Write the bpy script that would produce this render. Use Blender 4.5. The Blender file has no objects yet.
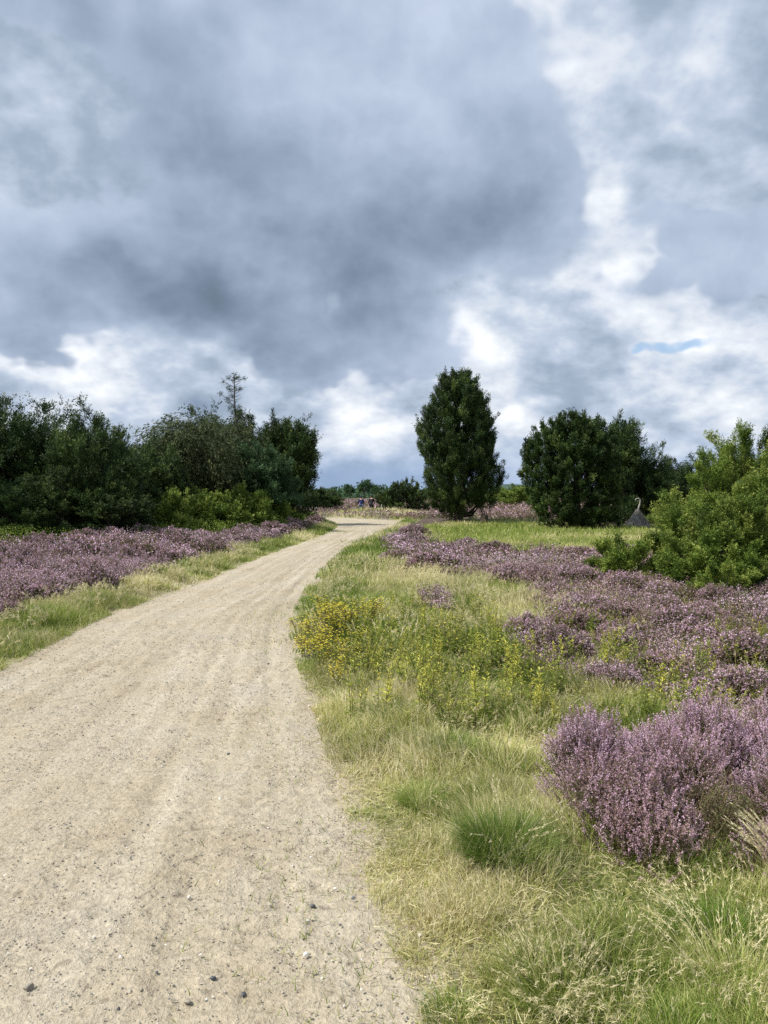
import bpy, math, random
import numpy as np
from mathutils import Vector

SC = bpy.context.scene
COL = SC.collection
rng = np.random.default_rng(7)
PI = math.pi

# ------------------------------------------------------------------ camera
CAM_H, FPX, HORIZ = 1.6, 775.0, 495.0
PITCH = math.atan((512 - HORIZ) / FPX)
cd = bpy.data.cameras.new('camera')
cd.sensor_fit = 'VERTICAL'; cd.sensor_height = 36.0; cd.sensor_width = 27.0
cd.lens = 36.0 * FPX / 1024
cd.clip_start = 0.05; cd.clip_end = 20000
cam = bpy.data.objects.new('camera', cd); COL.objects.link(cam)
cam.location = (0, 0, CAM_H); cam.rotation_euler = (PI / 2 - PITCH, 0, 0)
SC.camera = cam

def gx(px, Y):
    return (px - 384.0) / FPX * Y

# ------------------------------------------------------------------ noise in numpy
_perm = np.random.default_rng(3).random((256, 256))
def vnoise(x, y, ox=0):
    x = np.asarray(x, float) + ox * 17.31; y = np.asarray(y, float) + ox * 5.77
    xi = np.floor(x).astype(int); yi = np.floor(y).astype(int)
    fx = x - xi; fy = y - yi
    fx = fx * fx * (3 - 2 * fx); fy = fy * fy * (3 - 2 * fy)
    a = _perm[xi & 255, yi & 255]; b = _perm[(xi + 1) & 255, yi & 255]
    c = _perm[xi & 255, (yi + 1) & 255]; d = _perm[(xi + 1) & 255, (yi + 1) & 255]
    return (a * (1 - fx) + b * fx) * (1 - fy) + (c * (1 - fx) + d * fx) * fy
def fbm(x, y, oct=4, ox=0):
    s = 0; w = .5; t = 0
    for k in range(oct):
        s = s + w * vnoise(np.asarray(x) * 2 ** k, np.asarray(y) * 2 ** k, ox + k); t += w; w *= .5
    return s / t
def sm(x, a, b):
    t = np.clip((np.asarray(x, float) - a) / (b - a), 0, 1)
    return t * t * (3 - 2 * t)
def gauss(x, y, cx, cy, rx, ry):
    return np.exp(-((x - cx) / rx) ** 2 - ((y - cy) / ry) ** 2)

# ------------------------------------------------------------------ path outline
PL = np.array([(-3.2,-6),(-3.3,0),(-3.35,2.3),(-3.4,3.0),(-3.42,4),(-3.45,5.9),(-3.5,7.9),(-3.62,9.9),(-3.45,12),(-3.25,15),
      (-3.15,19),(-2.75,25),(-2.4,31),(-2.3,37),(-2.5,42),(-3.2,46),(-4.5,49),(-7,51.5),(-12,54),(-20,57)], float)
PR = np.array([(.62,-6),(.38,0),(.1,2.3),(-.05,3.0),(-.22,4),(-.57,5.9),(-.94,7.9),(-1.2,9.9),(-1.3,12),(-1.36,15),
      (-1.33,19),(-1.09,25),(-.55,31),(.0,37),(.6,43),(.2,49),(-2.5,53),(-6,55.3),(-11.5,58),(-20,60.5)], float)
def catmull(P, n):
    P = np.vstack([2 * P[0] - P[1], P, 2 * P[-1] - P[-2]]); out = []
    for i in range(1, len(P) - 2):
        t = np.linspace(0, 1, n, endpoint=False)[:, None]
        a, b, c, d = P[i - 1], P[i], P[i + 1], P[i + 2]
        out.append(.5 * (2 * b + (c - a) * t + (2 * a - 5 * b + 4 * c - d) * t ** 2 + (3 * b - a - 3 * c + d) * t ** 3))
    out.append(P[-2][None]); return np.vstack(out)
PLs, PRs = catmull(PL, 12), catmull(PR, 12)
_yl = PLs[:15 * 12, 1]; _yr = PRs[:14 * 12, 1]
def XL(y): return np.interp(y, _yl, PLs[:15 * 12, 0])
def XR(y): return np.interp(y, _yr, PRs[:14 * 12, 0])
_C = (PLs + PRs) / 2; _HW = np.linalg.norm(PLs - PRs, axis=1) / 2
BR = catmull(np.array([(-9, 57.5), (-6.5, 62), (-3.5, 67), (-1.0, 74), (.3, 84), (4, 98), (16, 115)], float), 10)
def dpath(x, y):
    """metres outside the path's edge (negative on the path)"""
    x = np.asarray(x, float); y = np.asarray(y, float)
    near = np.maximum(x - XR(y), XL(y) - x)
    out = near.copy() if near.shape else np.array(near)
    m = y > 41
    if np.any(m):
        xx, yy = x[m], y[m]; r = np.full(xx.shape, 1e9)
        k = _C[:, 1] > 36
        for c, h in zip(_C[k][::2], _HW[k][::2]):
            r = np.minimum(r, np.hypot(xx - c[0], yy - c[1]) - h)
        for c in BR[::2]:
            r = np.minimum(r, np.hypot(xx - c[0], yy - c[1]) - .55)
        w = sm(yy, 41, 43)
        out[m] = near[m] * (1 - w) + r * w
    return out

def H(x, y):
    x = np.asarray(x, float); y = np.asarray(y, float)
    d = dpath(x, y)
    h = .07 * sm(d, 0, .7)
    h = h + sm(-4.0 - x, 0, 4.5) * (.04 + .44 * sm(y, 18, 42)) * (1 - sm(y, 60, 120))
    h = h + .16 * (fbm(x * .16, y * .16, 2, 4) - .5) * sm(d, 0, 3)
    h = h + .05 * (fbm(x * 1.3, y * 1.3, 2, 9) - .5) * sm(d, 0, .6) * sm(60 - y, 0, 20)
    h = h + .52 * gauss(x, y, -.6, 58.5, 3.6, 2.2) * sm(d, 0, 1.5)
    h = h + .25 * gauss(x, y, -6.5, 45, 3, 5) * sm(d, 0, 1.5)
    h = h - .30 * sm(y, 61, 70)
    h = h + .25 * gauss(x, y, 3, 46, 5, 4) * sm(d, 0, 2)
    return h

# ------------------------------------------------------------------ mesh accumulator
class Acc:
    def __init__(s): s.V = []; s.F = []; s.T = []; s.M = []; s.n = 0
    def add(s, V, F, tint=0.5, mat=0):
        """V (N,k,3) copies of a k-vertex piece, F (m,3) its triangles, tint per copy or per vertex"""
        V = np.asarray(V, float)
        if V.ndim == 2: V = V[None]
        N, k = V.shape[:2]
        if N == 0: return
        F = np.asarray(F, int)
        s.V.append(V.reshape(-1, 3))
        s.F.append((F[None] + (np.arange(N) * k)[:, None, None] + s.n).reshape(-1, 3))
        t = np.asarray(tint, float)
        if t.ndim == 0: t = np.full((N, k), float(t))
        elif t.ndim == 1: t = np.repeat(t[:, None], k, 1)
        s.T.append(t.reshape(-1)); s.M.append(np.full(N * len(F), mat)); s.n += N * k
    def build(s, name, mats, parent=None, smooth=False):
        V = np.vstack(s.V).astype(np.float32); F = np.vstack(s.F).astype(np.int32)
        me = bpy.data.meshes.new(name)
        me.vertices.add(len(V)); me.vertices.foreach_set('co', V.ravel())
        me.loops.add(F.size); me.loops.foreach_set('vertex_index', F.ravel())
        me.polygons.add(len(F))
        me.polygons.foreach_set('loop_start', np.arange(0, F.size, 3, dtype=np.int32))
        me.polygons.foreach_set('loop_total', np.full(len(F), 3, dtype=np.int32))
        me.polygons.foreach_set('material_index', np.concatenate(s.M).astype(np.int32))
        me.polygons.foreach_set('use_smooth', np.full(len(F), smooth))
        at = me.attributes.new('tint', 'FLOAT', 'POINT'); at.data.foreach_set('value', np.concatenate(s.T).astype(np.float32))
        me.update(calc_edges=True)
        for m in (mats if isinstance(mats, (list, tuple)) else [mats]): me.materials.append(m)
        o = bpy.data.objects.new(name, me); COL.objects.link(o)
        if parent is not None: o.parent = parent
        return o

def tag(o, label=None, cat=None, group=None, kind=None):
    if label: o['label'] = label
    if cat: o['category'] = cat
    if group: o['group'] = group
    if kind: o['kind'] = kind
    return o
def empty(name, loc=(0, 0, 0), rz=0, sc=1):
    o = bpy.data.objects.new(name, None); COL.objects.link(o)
    o.location = loc; o.rotation_euler = (0, 0, rz); o.empty_display_size = .2
    o.scale = (sc, sc, sc) if not isinstance(sc, (tuple, list)) else sc
    return o
def copy_tree(o, loc, rz=0, sc=1, parent=None):
    c = o.copy(); COL.objects.link(c)
    if parent is None:
        c.location = loc; c.rotation_euler = (0, 0, rz); c.scale = (sc, sc, sc) if not isinstance(sc, (tuple, list)) else sc
    else: c.parent = parent
    for ch in list(o.children): copy_tree(ch, None, parent=c)
    return c
_used = set()
def place(proto, loc, rz=0, sc=1):
    """the first placing moves the prototype itself, later ones copy it with its parts"""
    if proto.name in _used: return copy_tree(proto, loc, rz, sc)
    _used.add(proto.name)
    proto.location = loc; proto.rotation_euler = (0, 0, rz); proto.scale = (sc, sc, sc) if not isinstance(sc, (tuple, list)) else sc
    return proto

def nrm(v): return v / (np.linalg.norm(v, axis=-1, keepdims=True) + 1e-9)
def rdir(n, r=rng): return nrm(r.normal(size=(n, 3)))
def perp(D, r=rng): return nrm(np.cross(D, rdir(len(D), r)))
TRI = [(0, 1, 2)]; DIA = [(0, 1, 2), (0, 2, 3)]
def tris(P, D, L, W, r=rng):
    L = np.broadcast_to(L, (len(P),))[:, None]; W = np.broadcast_to(W, (len(P),))[:, None]; S = perp(D, r)
    return np.stack([P - S * W / 2, P + S * W / 2, P + D * L], 1)
def dias(P, D, L, W, r=rng, S=None):
    L = np.broadcast_to(L, (len(P),))[:, None]; W = np.broadcast_to(W, (len(P),))[:, None]
    if S is None: S = perp(D, r)
    return np.stack([P, P + D * L * .45 - S * W / 2, P + D * L, P + D * L * .45 + S * W / 2], 1)
def blades(P, Hh, lean, ldir, W, seg, r=rng, face=None):
    """curved tapered grass blades; lean = horizontal travel as a share of length"""
    N = len(P); t = np.linspace(0, 1, seg + 1)[None, :, None]
    Hh = np.broadcast_to(Hh, (N,))[:, None, None]; lean = np.broadcast_to(lean, (N,))[:, None, None]
    W = np.broadcast_to(W, (N,))[:, None, None]
    ld = np.zeros((N, 1, 3)); ld[:, 0, 0] = np.cos(ldir); ld[:, 0, 1] = np.sin(ldir)
    up = np.array([0, 0, 1.])[None, None]
    C = P[:, None] + Hh * (up * (t * (1 - .45 * lean * t)) + ld * lean * (.35 * t + .65 * t * t))
    a = r.random(N) * 2 * PI if face is None else face
    S = np.stack([np.cos(a), np.sin(a), np.zeros(N)], 1)[:, None]
    w = W * (1 - t) ** .6 * .5
    Lf = (C - S * w)[:, :seg]; Rt = (C + S * w)[:, :seg]
    V = np.concatenate([Lf, Rt, C[:, -1:]], 1)
    F = []
    for i in range(seg - 1): F += [(i, seg + i, seg + i + 1), (i, seg + i + 1, i + 1)]
    F.append((seg - 1, 2 * seg - 1, 2 * seg))
    return V, F, C[:, -1]
def tube(acc, pts, rad, sides=6, tint=.5, mat=0):
    pts = np.asarray(pts, float); n = len(pts); rad = np.broadcast_to(rad, (n,))
    tg = nrm(np.gradient(pts, axis=0)); ref = np.array([.31, .87, .12]) if abs(tg[0, 2]) > .8 else np.array([0, 0, 1.])
    a = nrm(np.cross(tg, ref)); b = np.cross(tg, a)
    th = np.arange(sides) * 2 * PI / sides
    V = pts[:, None] + rad[:, None, None] * (np.cos(th)[None, :, None] * a[:, None] + np.sin(th)[None, :, None] * b[:, None])
    F = []
    for i in range(n - 1):
        for j in range(sides):
            k = (j + 1) % sides
            F += [(i * sides + j, i * sides + k, (i + 1) * sides + k), (i * sides + j, (i + 1) * sides + k, (i + 1) * sides + j)]
    for j in range(1, sides - 1):
        F.append((0, j + 1, j)); F.append(((n - 1) * sides, (n - 1) * sides + j, (n - 1) * sides + j + 1))
    acc.add(V.reshape(1, -1, 3), F, tint, mat)
def ico(sub):
    import bmesh
    bm = bmesh.new(); bmesh.ops.create_icosphere(bm, subdivisions=sub, radius=1)
    V = np.array([v.co[:] for v in bm.verts]); F = [tuple(v.index for v in f.verts) for f in bm.faces]; bm.free()
    return V, F

# ------------------------------------------------------------------ materials
def nodes(name):
    m = bpy.data.materials.new(name); m.use_nodes = True
    nt = m.node_tree; nt.nodes.clear(); return m, nt, nt.nodes, nt.links
def ramp(nt, stops, interp='LINEAR'):
    r = nt.nodes.new('ShaderNodeValToRGB'); cr = r.color_ramp; cr.interpolation = interp
    while len(cr.elements) < len(stops): cr.elements.new(.5)
    for e, (p, c) in zip(cr.elements, stops): e.position = p; e.color = (*c, 1)
    return r
def leafmat(name, stops, trans=.25, rough=.6, nscale=1.5, var=.35, spec=.25, tcol=None):
    m, nt, N, L = nodes(name)
    at = N.new('ShaderNodeAttribute'); at.attribute_name = 'tint'
    r = ramp(nt, stops); L.new(at.outputs['Fac'], r.inputs[0])
    geo = N.new('ShaderNodeNewGeometry')
    no = N.new('ShaderNodeTexNoise'); no.inputs['Scale'].default_value = nscale; no.inputs['Detail'].default_value = 3
    L.new(geo.outputs['Position'], no.inputs['Vector'])
    mr = N.new('ShaderNodeMapRange'); mr.inputs['From Min'].default_value = .3; mr.inputs['From Max'].default_value = .7
    mr.inputs['To Min'].default_value = 1 - var; mr.inputs['To Max'].default_value = 1 + var
    L.new(no.outputs['Fac'], mr.inputs['Value'])
    mul = N.new('ShaderNodeVectorMath'); mul.operation = 'SCALE'
    L.new(r.outputs['Color'], mul.inputs[0]); L.new(mr.outputs[0], mul.inputs['Scale'])
    p = N.new('ShaderNodeBsdfPrincipled'); p.inputs['Roughness'].default_value = rough
    p.inputs['Specular IOR Level'].default_value = spec
    L.new(mul.outputs[0], p.inputs['Base Color'])
    out = N.new('ShaderNodeOutputMaterial')
    if trans > 0:
        tr = N.new('ShaderNodeBsdfTranslucent'); L.new(mul.outputs[0], tr.inputs['Color'])
        mx = N.new('ShaderNodeMixShader'); mx.inputs[0].default_value = trans
        L.new(p.outputs[0], mx.inputs[1]); L.new(tr.outputs[0], mx.inputs[2]); L.new(mx.outputs[0], out.inputs[0])
    else: L.new(p.outputs[0], out.inputs[0])
    return m
def plain(name, c, rough=.6, metal=0, nscale=8, var=.2):
    return leafmat(name, [(0, c), (1, c)], 0, rough, nscale, var)
M = {}
M['grass'] = leafmat('grass_mat', [(0, (.075, .15, .018)), (.3, (.22, .30, .05)), (.55, (.43, .45, .14)), (.8, (.61, .54, .28)), (1, (.76, .69, .46))], .35, .5, 1.2, .2)
M['heather_bloom'] = leafmat('heather_bloom_mat', [(0, (.24, .15, .11)), (.3, (.38, .25, .26)), (.6, (.58, .39, .49)), (.85, (.73, .53, .66)), (1, (.82, .68, .74))], .25, .7, 1.1, .22)
M['heather_leaf'] = leafmat('heather_leaf_mat', [(0, (.09, .06, .04)), (.4, (.16, .13, .07)), (.7, (.15, .19, .06)), (1, (.30, .17, .10))], .15, .7, 1.5, .25)
M['juniper_dark'] = leafmat('juniper_dark_mat', [(0, (.014, .03, .010)), (.45, (.035, .065, .018)), (.75, (.08, .125, .03)), (1, (.19, .24, .065))], .2, .55, .8, .35)
M['juniper_olive'] = leafmat('juniper_olive_mat', [(0, (.022, .035, .012)), (.5, (.058, .082, .026)), (1, (.17, .195, .07))], .2, .6, .8, .3)
M['juniper_blue'] = leafmat('juniper_blue_mat', [(0, (.025, .06, .025)), (.5, (.06, .12, .045)), (1, (.12, .20, .085))], .2, .6, .8, .3)
M['juniper_bright'] = leafmat('juniper_bright_mat', [(0, (.025, .055, .01)), (.5, (.13, .20, .028)), (1, (.42, .47, .11))], .25, .55, 1.2, .25)
M['bilberry'] = leafmat('bilberry_mat', [(0, (.08, .13, .02)), (.5, (.17, .25, .035)), (1, (.32, .37, .08))], .3, .5, .8, .3)
M['weed'] = leafmat('weed_mat', [(0, (.06, .10, .02)), (.45, (.20, .265, .045)), (.8, (.43, .46, .09)), (1, (.64, .60, .12))], .35, .5, 2, .25)
M['petal'] = leafmat('petal_mat', [(0, (.70, .55, .03)), (.4, (.85, .73, .05)), (1, (.90, .84, .16))], .3, .6, 6, .15)
M['stalk'] = leafmat('stalk_mat', [(0, (.09, .06, .03)), (1, (.20, .17, .07))], .1, .7, 6, .2)
M['bark'] = leafmat('bark_mat', [(0, (.05, .04, .03)), (1, (.16, .13, .10))], 0, .9, 6, .4)
M['deadwood'] = leafmat('deadwood_mat', [(0, (.12, .11, .09)), (.5, (.24, .22, .19)), (1, (.42, .40, .36))], 0, .9, 6, .25)
M['stone'] = leafmat('stone_mat', [(0, (.07, .075, .085)), (.25, (.17, .17, .17)), (.5, (.30, .26, .20)), (.8, (.46, .42, .35)), (1, (.75, .73, .69))], 0, .8, 60, .25)
# ------------------------------------------------------------------ sky: Nishita behind a broken deck of cloud
def build_sky():
    w = bpy.data.worlds.new('World'); SC.world = w; w.use_nodes = True
    nt = w.node_tree; N, L = nt.nodes, nt.links; N.clear()
    def val(x):
        return x
    def mth(op, a, b=None, c=None, clamp=False):
        n = N.new('ShaderNodeMath'); n.operation = op; n.use_clamp = clamp
        for i, v in enumerate((a, b, c)):
            if v is None: continue
            if isinstance(v, (int, float)): n.inputs[i].default_value = v
            else: L.new(v, n.inputs[i])
        return n.outputs[0]
    def vm(op, a, b=None, s=None):
        n = N.new('ShaderNodeVectorMath'); n.operation = op
        for i, v in enumerate((a, b)):
            if v is None: continue
            if isinstance(v, tuple): n.inputs[i].default_value = v
            else: L.new(v, n.inputs[i])
        if s is not None:
            if isinstance(s, (int, float)): n.inputs['Scale'].default_value = s
            else: L.new(s, n.inputs['Scale'])
        return n.outputs[0]
    def noise(vec, scale, detail=6, rough=.55, dist=0, dim='3D', col=False):
        n = N.new('ShaderNodeTexNoise'); n.inputs['Scale'].default_value = scale; n.inputs['Detail'].default_value = detail
        n.inputs['Roughness'].default_value = rough; n.inputs['Distortion'].default_value = dist
        L.new(vec, n.inputs['Vector']); return n.outputs['Color' if col else 'Fac']
    def sstep(x, a, b, ta=0, tb=1):
        n = N.new('ShaderNodeMapRange'); n.interpolation_type = 'SMOOTHSTEP'
        n.inputs['From Min'].default_value = a; n.inputs['From Max'].default_value = b
        n.inputs['To Min'].default_value = ta; n.inputs['To Max'].default_value = tb
        L.new(x, n.inputs['Value']); return n.outputs[0]
    def mix(f, a, b):
        n = N.new('ShaderNodeMix'); n.data_type = 'RGBA'
        if isinstance(f, (int, float)): n.inputs[0].default_value = f
        else: L.new(f, n.inputs[0])
        for i, v in ((6, a), (7, b)):
            if isinstance(v, tuple): n.inputs[i].default_value = (*v, 1)
            else: L.new(v, n.inputs[i])
        return n.outputs[2]
    tc = N.new('ShaderNodeTexCoord'); V = tc.outputs['Generated']
    sx = N.new('ShaderNodeSeparateXYZ'); L.new(V, sx.inputs[0]); X, Y, Z = sx.outputs
    Zc = mth('MAXIMUM', Z, 0.0)
    P = vm('SCALE', V, s=mth('DIVIDE', 1.0, mth('ADD', Zc, .60)))          # cloud-deck coordinates
    az = mth('ARCTAN2', X, Y); el = mth('ARCSINE', Z)
    w1 = noise(V, 6.0, 2, .55, col=True); w2 = noise(P, 7.0, 3, .65, col=True)
    s1 = N.new('ShaderNodeSeparateXYZ'); L.new(w1, s1.inputs[0]); s2 = N.new('ShaderNodeSeparateXYZ'); L.new(w2, s2.inputs[0])
    A = mth('ADD', az, mth('ADD', mth('MULTIPLY_ADD', s1.outputs[0], .22, -.11), mth('MULTIPLY_ADD', s2.outputs[0], .16, -.08)))
    E = mth('ADD', el, mth('ADD', mth('MULTIPLY_ADD', s1.outputs[1], .16, -.08), mth('MULTIPLY_ADD', s2.outputs[1], .12, -.06)))
    def ang(px, py):
        dx, dz = (px - 384) / FPX, (HORIZ - py) / FPX
        return math.atan(dx), math.atan(dz * math.cos(math.atan(dx)))
    cmb = N.new('ShaderNodeCombineXYZ'); L.new(A, cmb.inputs[0]); L.new(E, cmb.inputs[1]); AE = cmb.outputs[0]
    def total(bl):
        t = 0.0
        for px, py, rx, ry, wgt in bl:
            a0, e0 = ang(px, py)
            n = N.new('ShaderNodeVectorMath'); n.operation = 'MULTIPLY_ADD'; L.new(AE, n.inputs[0])
            n.inputs[1].default_value = (FPX / rx, FPX / ry, 0); n.inputs[2].default_value = (-a0 * FPX / rx, -e0 * FPX / ry, 0)
            d = N.new('ShaderNodeVectorMath'); d.operation = 'DOT_PRODUCT'; L.new(n.outputs[0], d.inputs[0]); L.new(n.outputs[0], d.inputs[1])
            t = mth('MULTIPLY_ADD', mth('POWER', 0.36788, d.outputs['Value']), wgt, t)
        return t
    n1 = noise(P, 3.6, 6, .55); n1b = noise(vm('ADD', P, (.02, -.015, .045)), 3.6, 5, .55)
    relief = mth('MULTIPLY', mth('SUBTRACT', n1, n1b), 1.0)
    n2 = noise(V, 8.0, 6, .6); bil = mth('ABSOLUTE', mth('MULTIPLY_ADD', noise(V, 9.0, 3, .5), 2.0, -1.0)); n0 = noise(V, 4.0, 2, .5)
    # upper, brighter layer
    bright = total(BRIGHT)
    B0 = mth('ADD', mth('ADD', mth('MULTIPLY_ADD', bil, .35, -.05), mth('MULTIPLY_ADD', n1, 1.3, -.25)), mth('ADD', bright, mth('MULTIPLY', relief, 1.6)))
    rp = ramp(nt, [(0, (.23, .30, .41)), (.30, (.34, .415, .52)), (.50, (.485, .56, .68)), (.68, (.69, .735, .80)), (.85, (.86, .89, .94)), (1, (.98, .98, 1.0))])
    L.new(B0, rp.inputs[0]); hi = rp.outputs[0]
    # the darker cumulus mass
    F1 = mth('ADD', total(DARK), mth('ADD', mth('MULTIPLY_ADD', n1, .9, -.45), mth('ADD', mth('MULTIPLY_ADD', n2, .30, -.15), mth('MULTIPLY_ADD', bil, .55, -.12))))
    m1 = sstep(F1, .31, .52)
    T = mth('ADD', total(THICK), mth('ADD', mth('MULTIPLY_ADD', n2, .55, -.275), mth('ADD', mth('MULTIPLY_ADD', n0, .7, -.35), mth('MULTIPLY_ADD', bil, .30, mth('MULTIPLY', relief, -.9)))))
    rd = ramp(nt, [(0, (.50, .58, .72)), (.35, (.335, .41, .53)), (.7, (.19, .25, .345)), (1, (.12, .165, .215))])
    L.new(T, rd.inputs[0])
    c = mix(m1, hi, rd.outputs[0])
    # blue showing through
    sky = N.new('ShaderNodeTexSky'); sky.sky_type = 'NISHITA'; sky.sun_disc = False
    sky.sun_elevation = SUN_EL; sky.sun_rotation = SUN_AZ; sky.air_density = 1.2; sky.dust_density = .6
    skyc = vm('SCALE', sky.outputs[0], s=.10)
    blue = vm('MULTIPLY', skyc, (.8, 1.0, 1.25))
    gap = mth('MULTIPLY', sstep(mth('ADD', total(GAPS), mth('MULTIPLY_ADD', n2, 1.8, -.9)), .40, .90), .75)
    c = mix(gap, c, blue)
    # low blue-grey band above the horizon
    hb = mth('MULTIPLY', sstep(el, .085, .012), mth('MULTIPLY_ADD', n1, .9, .32), clamp=True)
    c = mix(mth('MULTIPLY', hb, .85), c, (.27, .39, .60))
    g = sstep(Z, -.02, -.2)
    c = mix(g, c, (.12, .12, .10))
    bg = N.new('ShaderNodeBackground'); bg.inputs['Strength'].default_value = .1
    L.new(vm('SCALE', c, s=9.9), bg.inputs['Color'])
    o = N.new('ShaderNodeOutputWorld'); L.new(bg.outputs[0], o.inputs[0])
    w.cycles.sampling_method = 'MANUAL'; w.cycles.sample_map_resolution = 512
SUN_EL, SUN_AZ = math.radians(52), math.radians(-105)
BRIGHT = [(480, 315, 90, 42, .36), (700, 350, 100, 42, .36), (615, 200, 50, 70, .34), (560, 30, 60, 60, .34), (690, 110, 80, 90, .14), (60, 345, 90, 30, .34), (180, 385, 160, 26, .22), (370, 430, 150, 22, .26), (620, 430, 150, 22, .14),
          (40, 110, 90, 100, .12), (560, 400, 120, 26, -.10), (760, 10, 60, 30, .1), (30, 420, 90, 20, .2)]
DARK = [(330, 130, 230, 150, .75), (170, 275, 220, 60, .60), (470, 220, 110, 60, .35), (360, 352, 95, 30, .52), (20, 300, 60, 36, .4), (100, 10, 220, 36, .5), (740, 250, 110, 28, .55), (710, 70, 100, 36, .12),
        (520, 130, 60, 100, .40), (50, 110, 70, 60, -.30), (640, 170, 45, 60, -.40), (330, 285, 16, 40, -.30), (150, 415, 40, 12, .45), (640, 420, 60, 20, .2), (-600, 200, 400, 200, .6), (1400, 150, 400, 150, .5), (300, -350, 500, 160, .5)]
THICK = [(190, 285, 200, 50, .48), (330, 200, 150, 80, .30), (470, 230, 90, 50, .30), (370, 355, 100, 36, .40), (90, 10, 200, 40, .30), (500, 120, 90, 80, .22), (740, 250, 100, 36, .12), (20, 320, 60, 36, .3), (190, 130, 90, 60, .2), (150, 415, 50, 14, .1)]
GAPS = [(672, 347, 60, 11, .85), (612, 346, 20, 8, .6)]
build_sky()
sd = bpy.data.lights.new('sun', 'SUN'); sd.energy = 4.8; sd.angle = math.radians(4.0); sd.color = (1, .955, .88)
sun = bpy.data.objects.new('sun', sd); COL.objects.link(sun)
sdir = Vector((math.sin(SUN_AZ) * math.cos(SUN_EL), math.cos(SUN_AZ) * math.cos(SUN_EL), math.sin(SUN_EL)))
sun.rotation_euler = sdir.to_track_quat('Z', 'Y').to_euler(); sun.location = (-20, -5, 30)
vs = SC.view_settings; SC.display_settings.display_device = 'sRGB'; vs.view_transform = 'Standard'; vs.look = 'None'; vs.exposure = .22; vs.gamma = 1; vs.use_curve_mapping = False
SC.cycles.max_bounces = 6; SC.cycles.diffuse_bounces = 3; SC.cycles.transmission_bounces = 4; SC.cycles.glossy_bounces = 2
SC.cycles.use_denoising = False
# ------------------------------------------------------------------ where things grow (world metres)
_bx = [(5, 2.3), (5.6, 1.75), (6.5, 1.25), (8, 1.25), (9.6, 1.8), (12, 2.0), (14, 1.3), (16, .55), (20, .0), (25, -.1), (29, .3), (37, 1.0), (45, 1.6)]
def bound_right(y): return np.interp(y, [a for a, _ in _bx], [b for _, b in _bx])
# tree belt on the left: front line of the trees, x as a function of y
_ty = [-10, 10, 18, 24, 27, 30, 34, 38, 43, 48]; _tx = [-22, -21, -17, -13.5, -9.6, -8.6, -7.7, -6.7, -5.4, -5.0]
def belt(y): return np.interp(y, _ty, _tx)
def meadow(x, y): return sm(1.15 - np.hypot((x - 7.0) / 5.6, (y - 31) / 12.5) + .25 * (vnoise(x * .6, y * .6, 21) - .5), 0, .2)
def bilberry_strip(x, y):   # low green bilberry strip in front of the left trees
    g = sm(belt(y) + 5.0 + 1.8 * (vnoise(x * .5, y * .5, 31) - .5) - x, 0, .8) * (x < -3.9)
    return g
def heath(x, y):
    x = np.asarray(x, float); y = np.asarray(y, float)
    d = dpath(x, y)
    n = fbm(x * .7, y * .7, 3, 12)
    left = sm(XL(np.clip(y, -6, 43)) - .95 - .7 * (n - .35) - x, 0, .3) * (1 - bilberry_strip(x, y)) * (y > -5)
    r = sm(x - bound_right(y) + .9 * (n - .5), 0, .3) * (y > 4.9) * (1 - meadow(x, y))
    patch = sm(gauss(x, y, .75, 10.5, .4, 1.8) * 1.2 + n - 1.15, 0, .2)
    far = sm(y, 44, 50) * sm(d, .3, 1.2) * (1 - sm(gauss(x, y, -.6, 57.5, 4.2, 2.6), .3, .5))
    near = np.where(x < -2, left, np.maximum(r, patch))
    h = np.where(y > 46, far, near)
    return np.clip(h * (d > .25), 0, 1)
def straw(x, y):
    s = fbm(x * .55, y * .55, 3, 44)
    s = s + .25 * gauss(x, y, .6, 14, 1.6, 4) + .3 * gauss(x, y, 1.4, 38, 2.5, 4) + .3 * gauss(x, y, -.6, 57.5, 5, 4) - .5 * meadow(x, y)
    return s

# ------------------------------------------------------------------ the ground, one sheet to the horizon
def axis(lo, hi, dense_lo, dense_hi, step, grow=1.13):
    a = list(np.arange(dense_lo, dense_hi, step)); s = step; v = a[-1]
    while v < hi: s = min(s * grow, 90); v += s; a.append(v)
    s = step; v = a[0]; b = []
    while v > lo: s = min(s * grow, 90); v -= s; b.append(v)
    return np.array(b[::-1] + a)
def grid_mesh(name, Xg, Yg, Zg, mat):
    ny, nx = Xg.shape
    me = bpy.data.meshes.new(name)
    V = np.stack([Xg, Yg, Zg], -1).reshape(-1, 3).astype(np.float32)
    i = np.arange((ny - 1) * (nx - 1)); r = i // (nx - 1); c = i % (nx - 1)
    F = np.stack([r * nx + c, r * nx + c + 1, (r + 1) * nx + c + 1, (r + 1) * nx + c], 1).astype(np.int32)
    me.vertices.add(len(V)); me.vertices.foreach_set('co', V.ravel())
    me.loops.add(F.size); me.loops.foreach_set('vertex_index', F.ravel())
    me.polygons.add(len(F)); me.polygons.foreach_set('loop_start', np.arange(0, F.size, 4, dtype=np.int32))
    me.polygons.foreach_set('loop_total', np.full(len(F), 4, dtype=np.int32)); me.polygons.foreach_set('use_smooth', np.full(len(F), True))
    me.update(calc_edges=True); me.materials.append(mat)
    o = bpy.data.objects.new(name, me); COL.objects.link(o); return o
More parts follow.
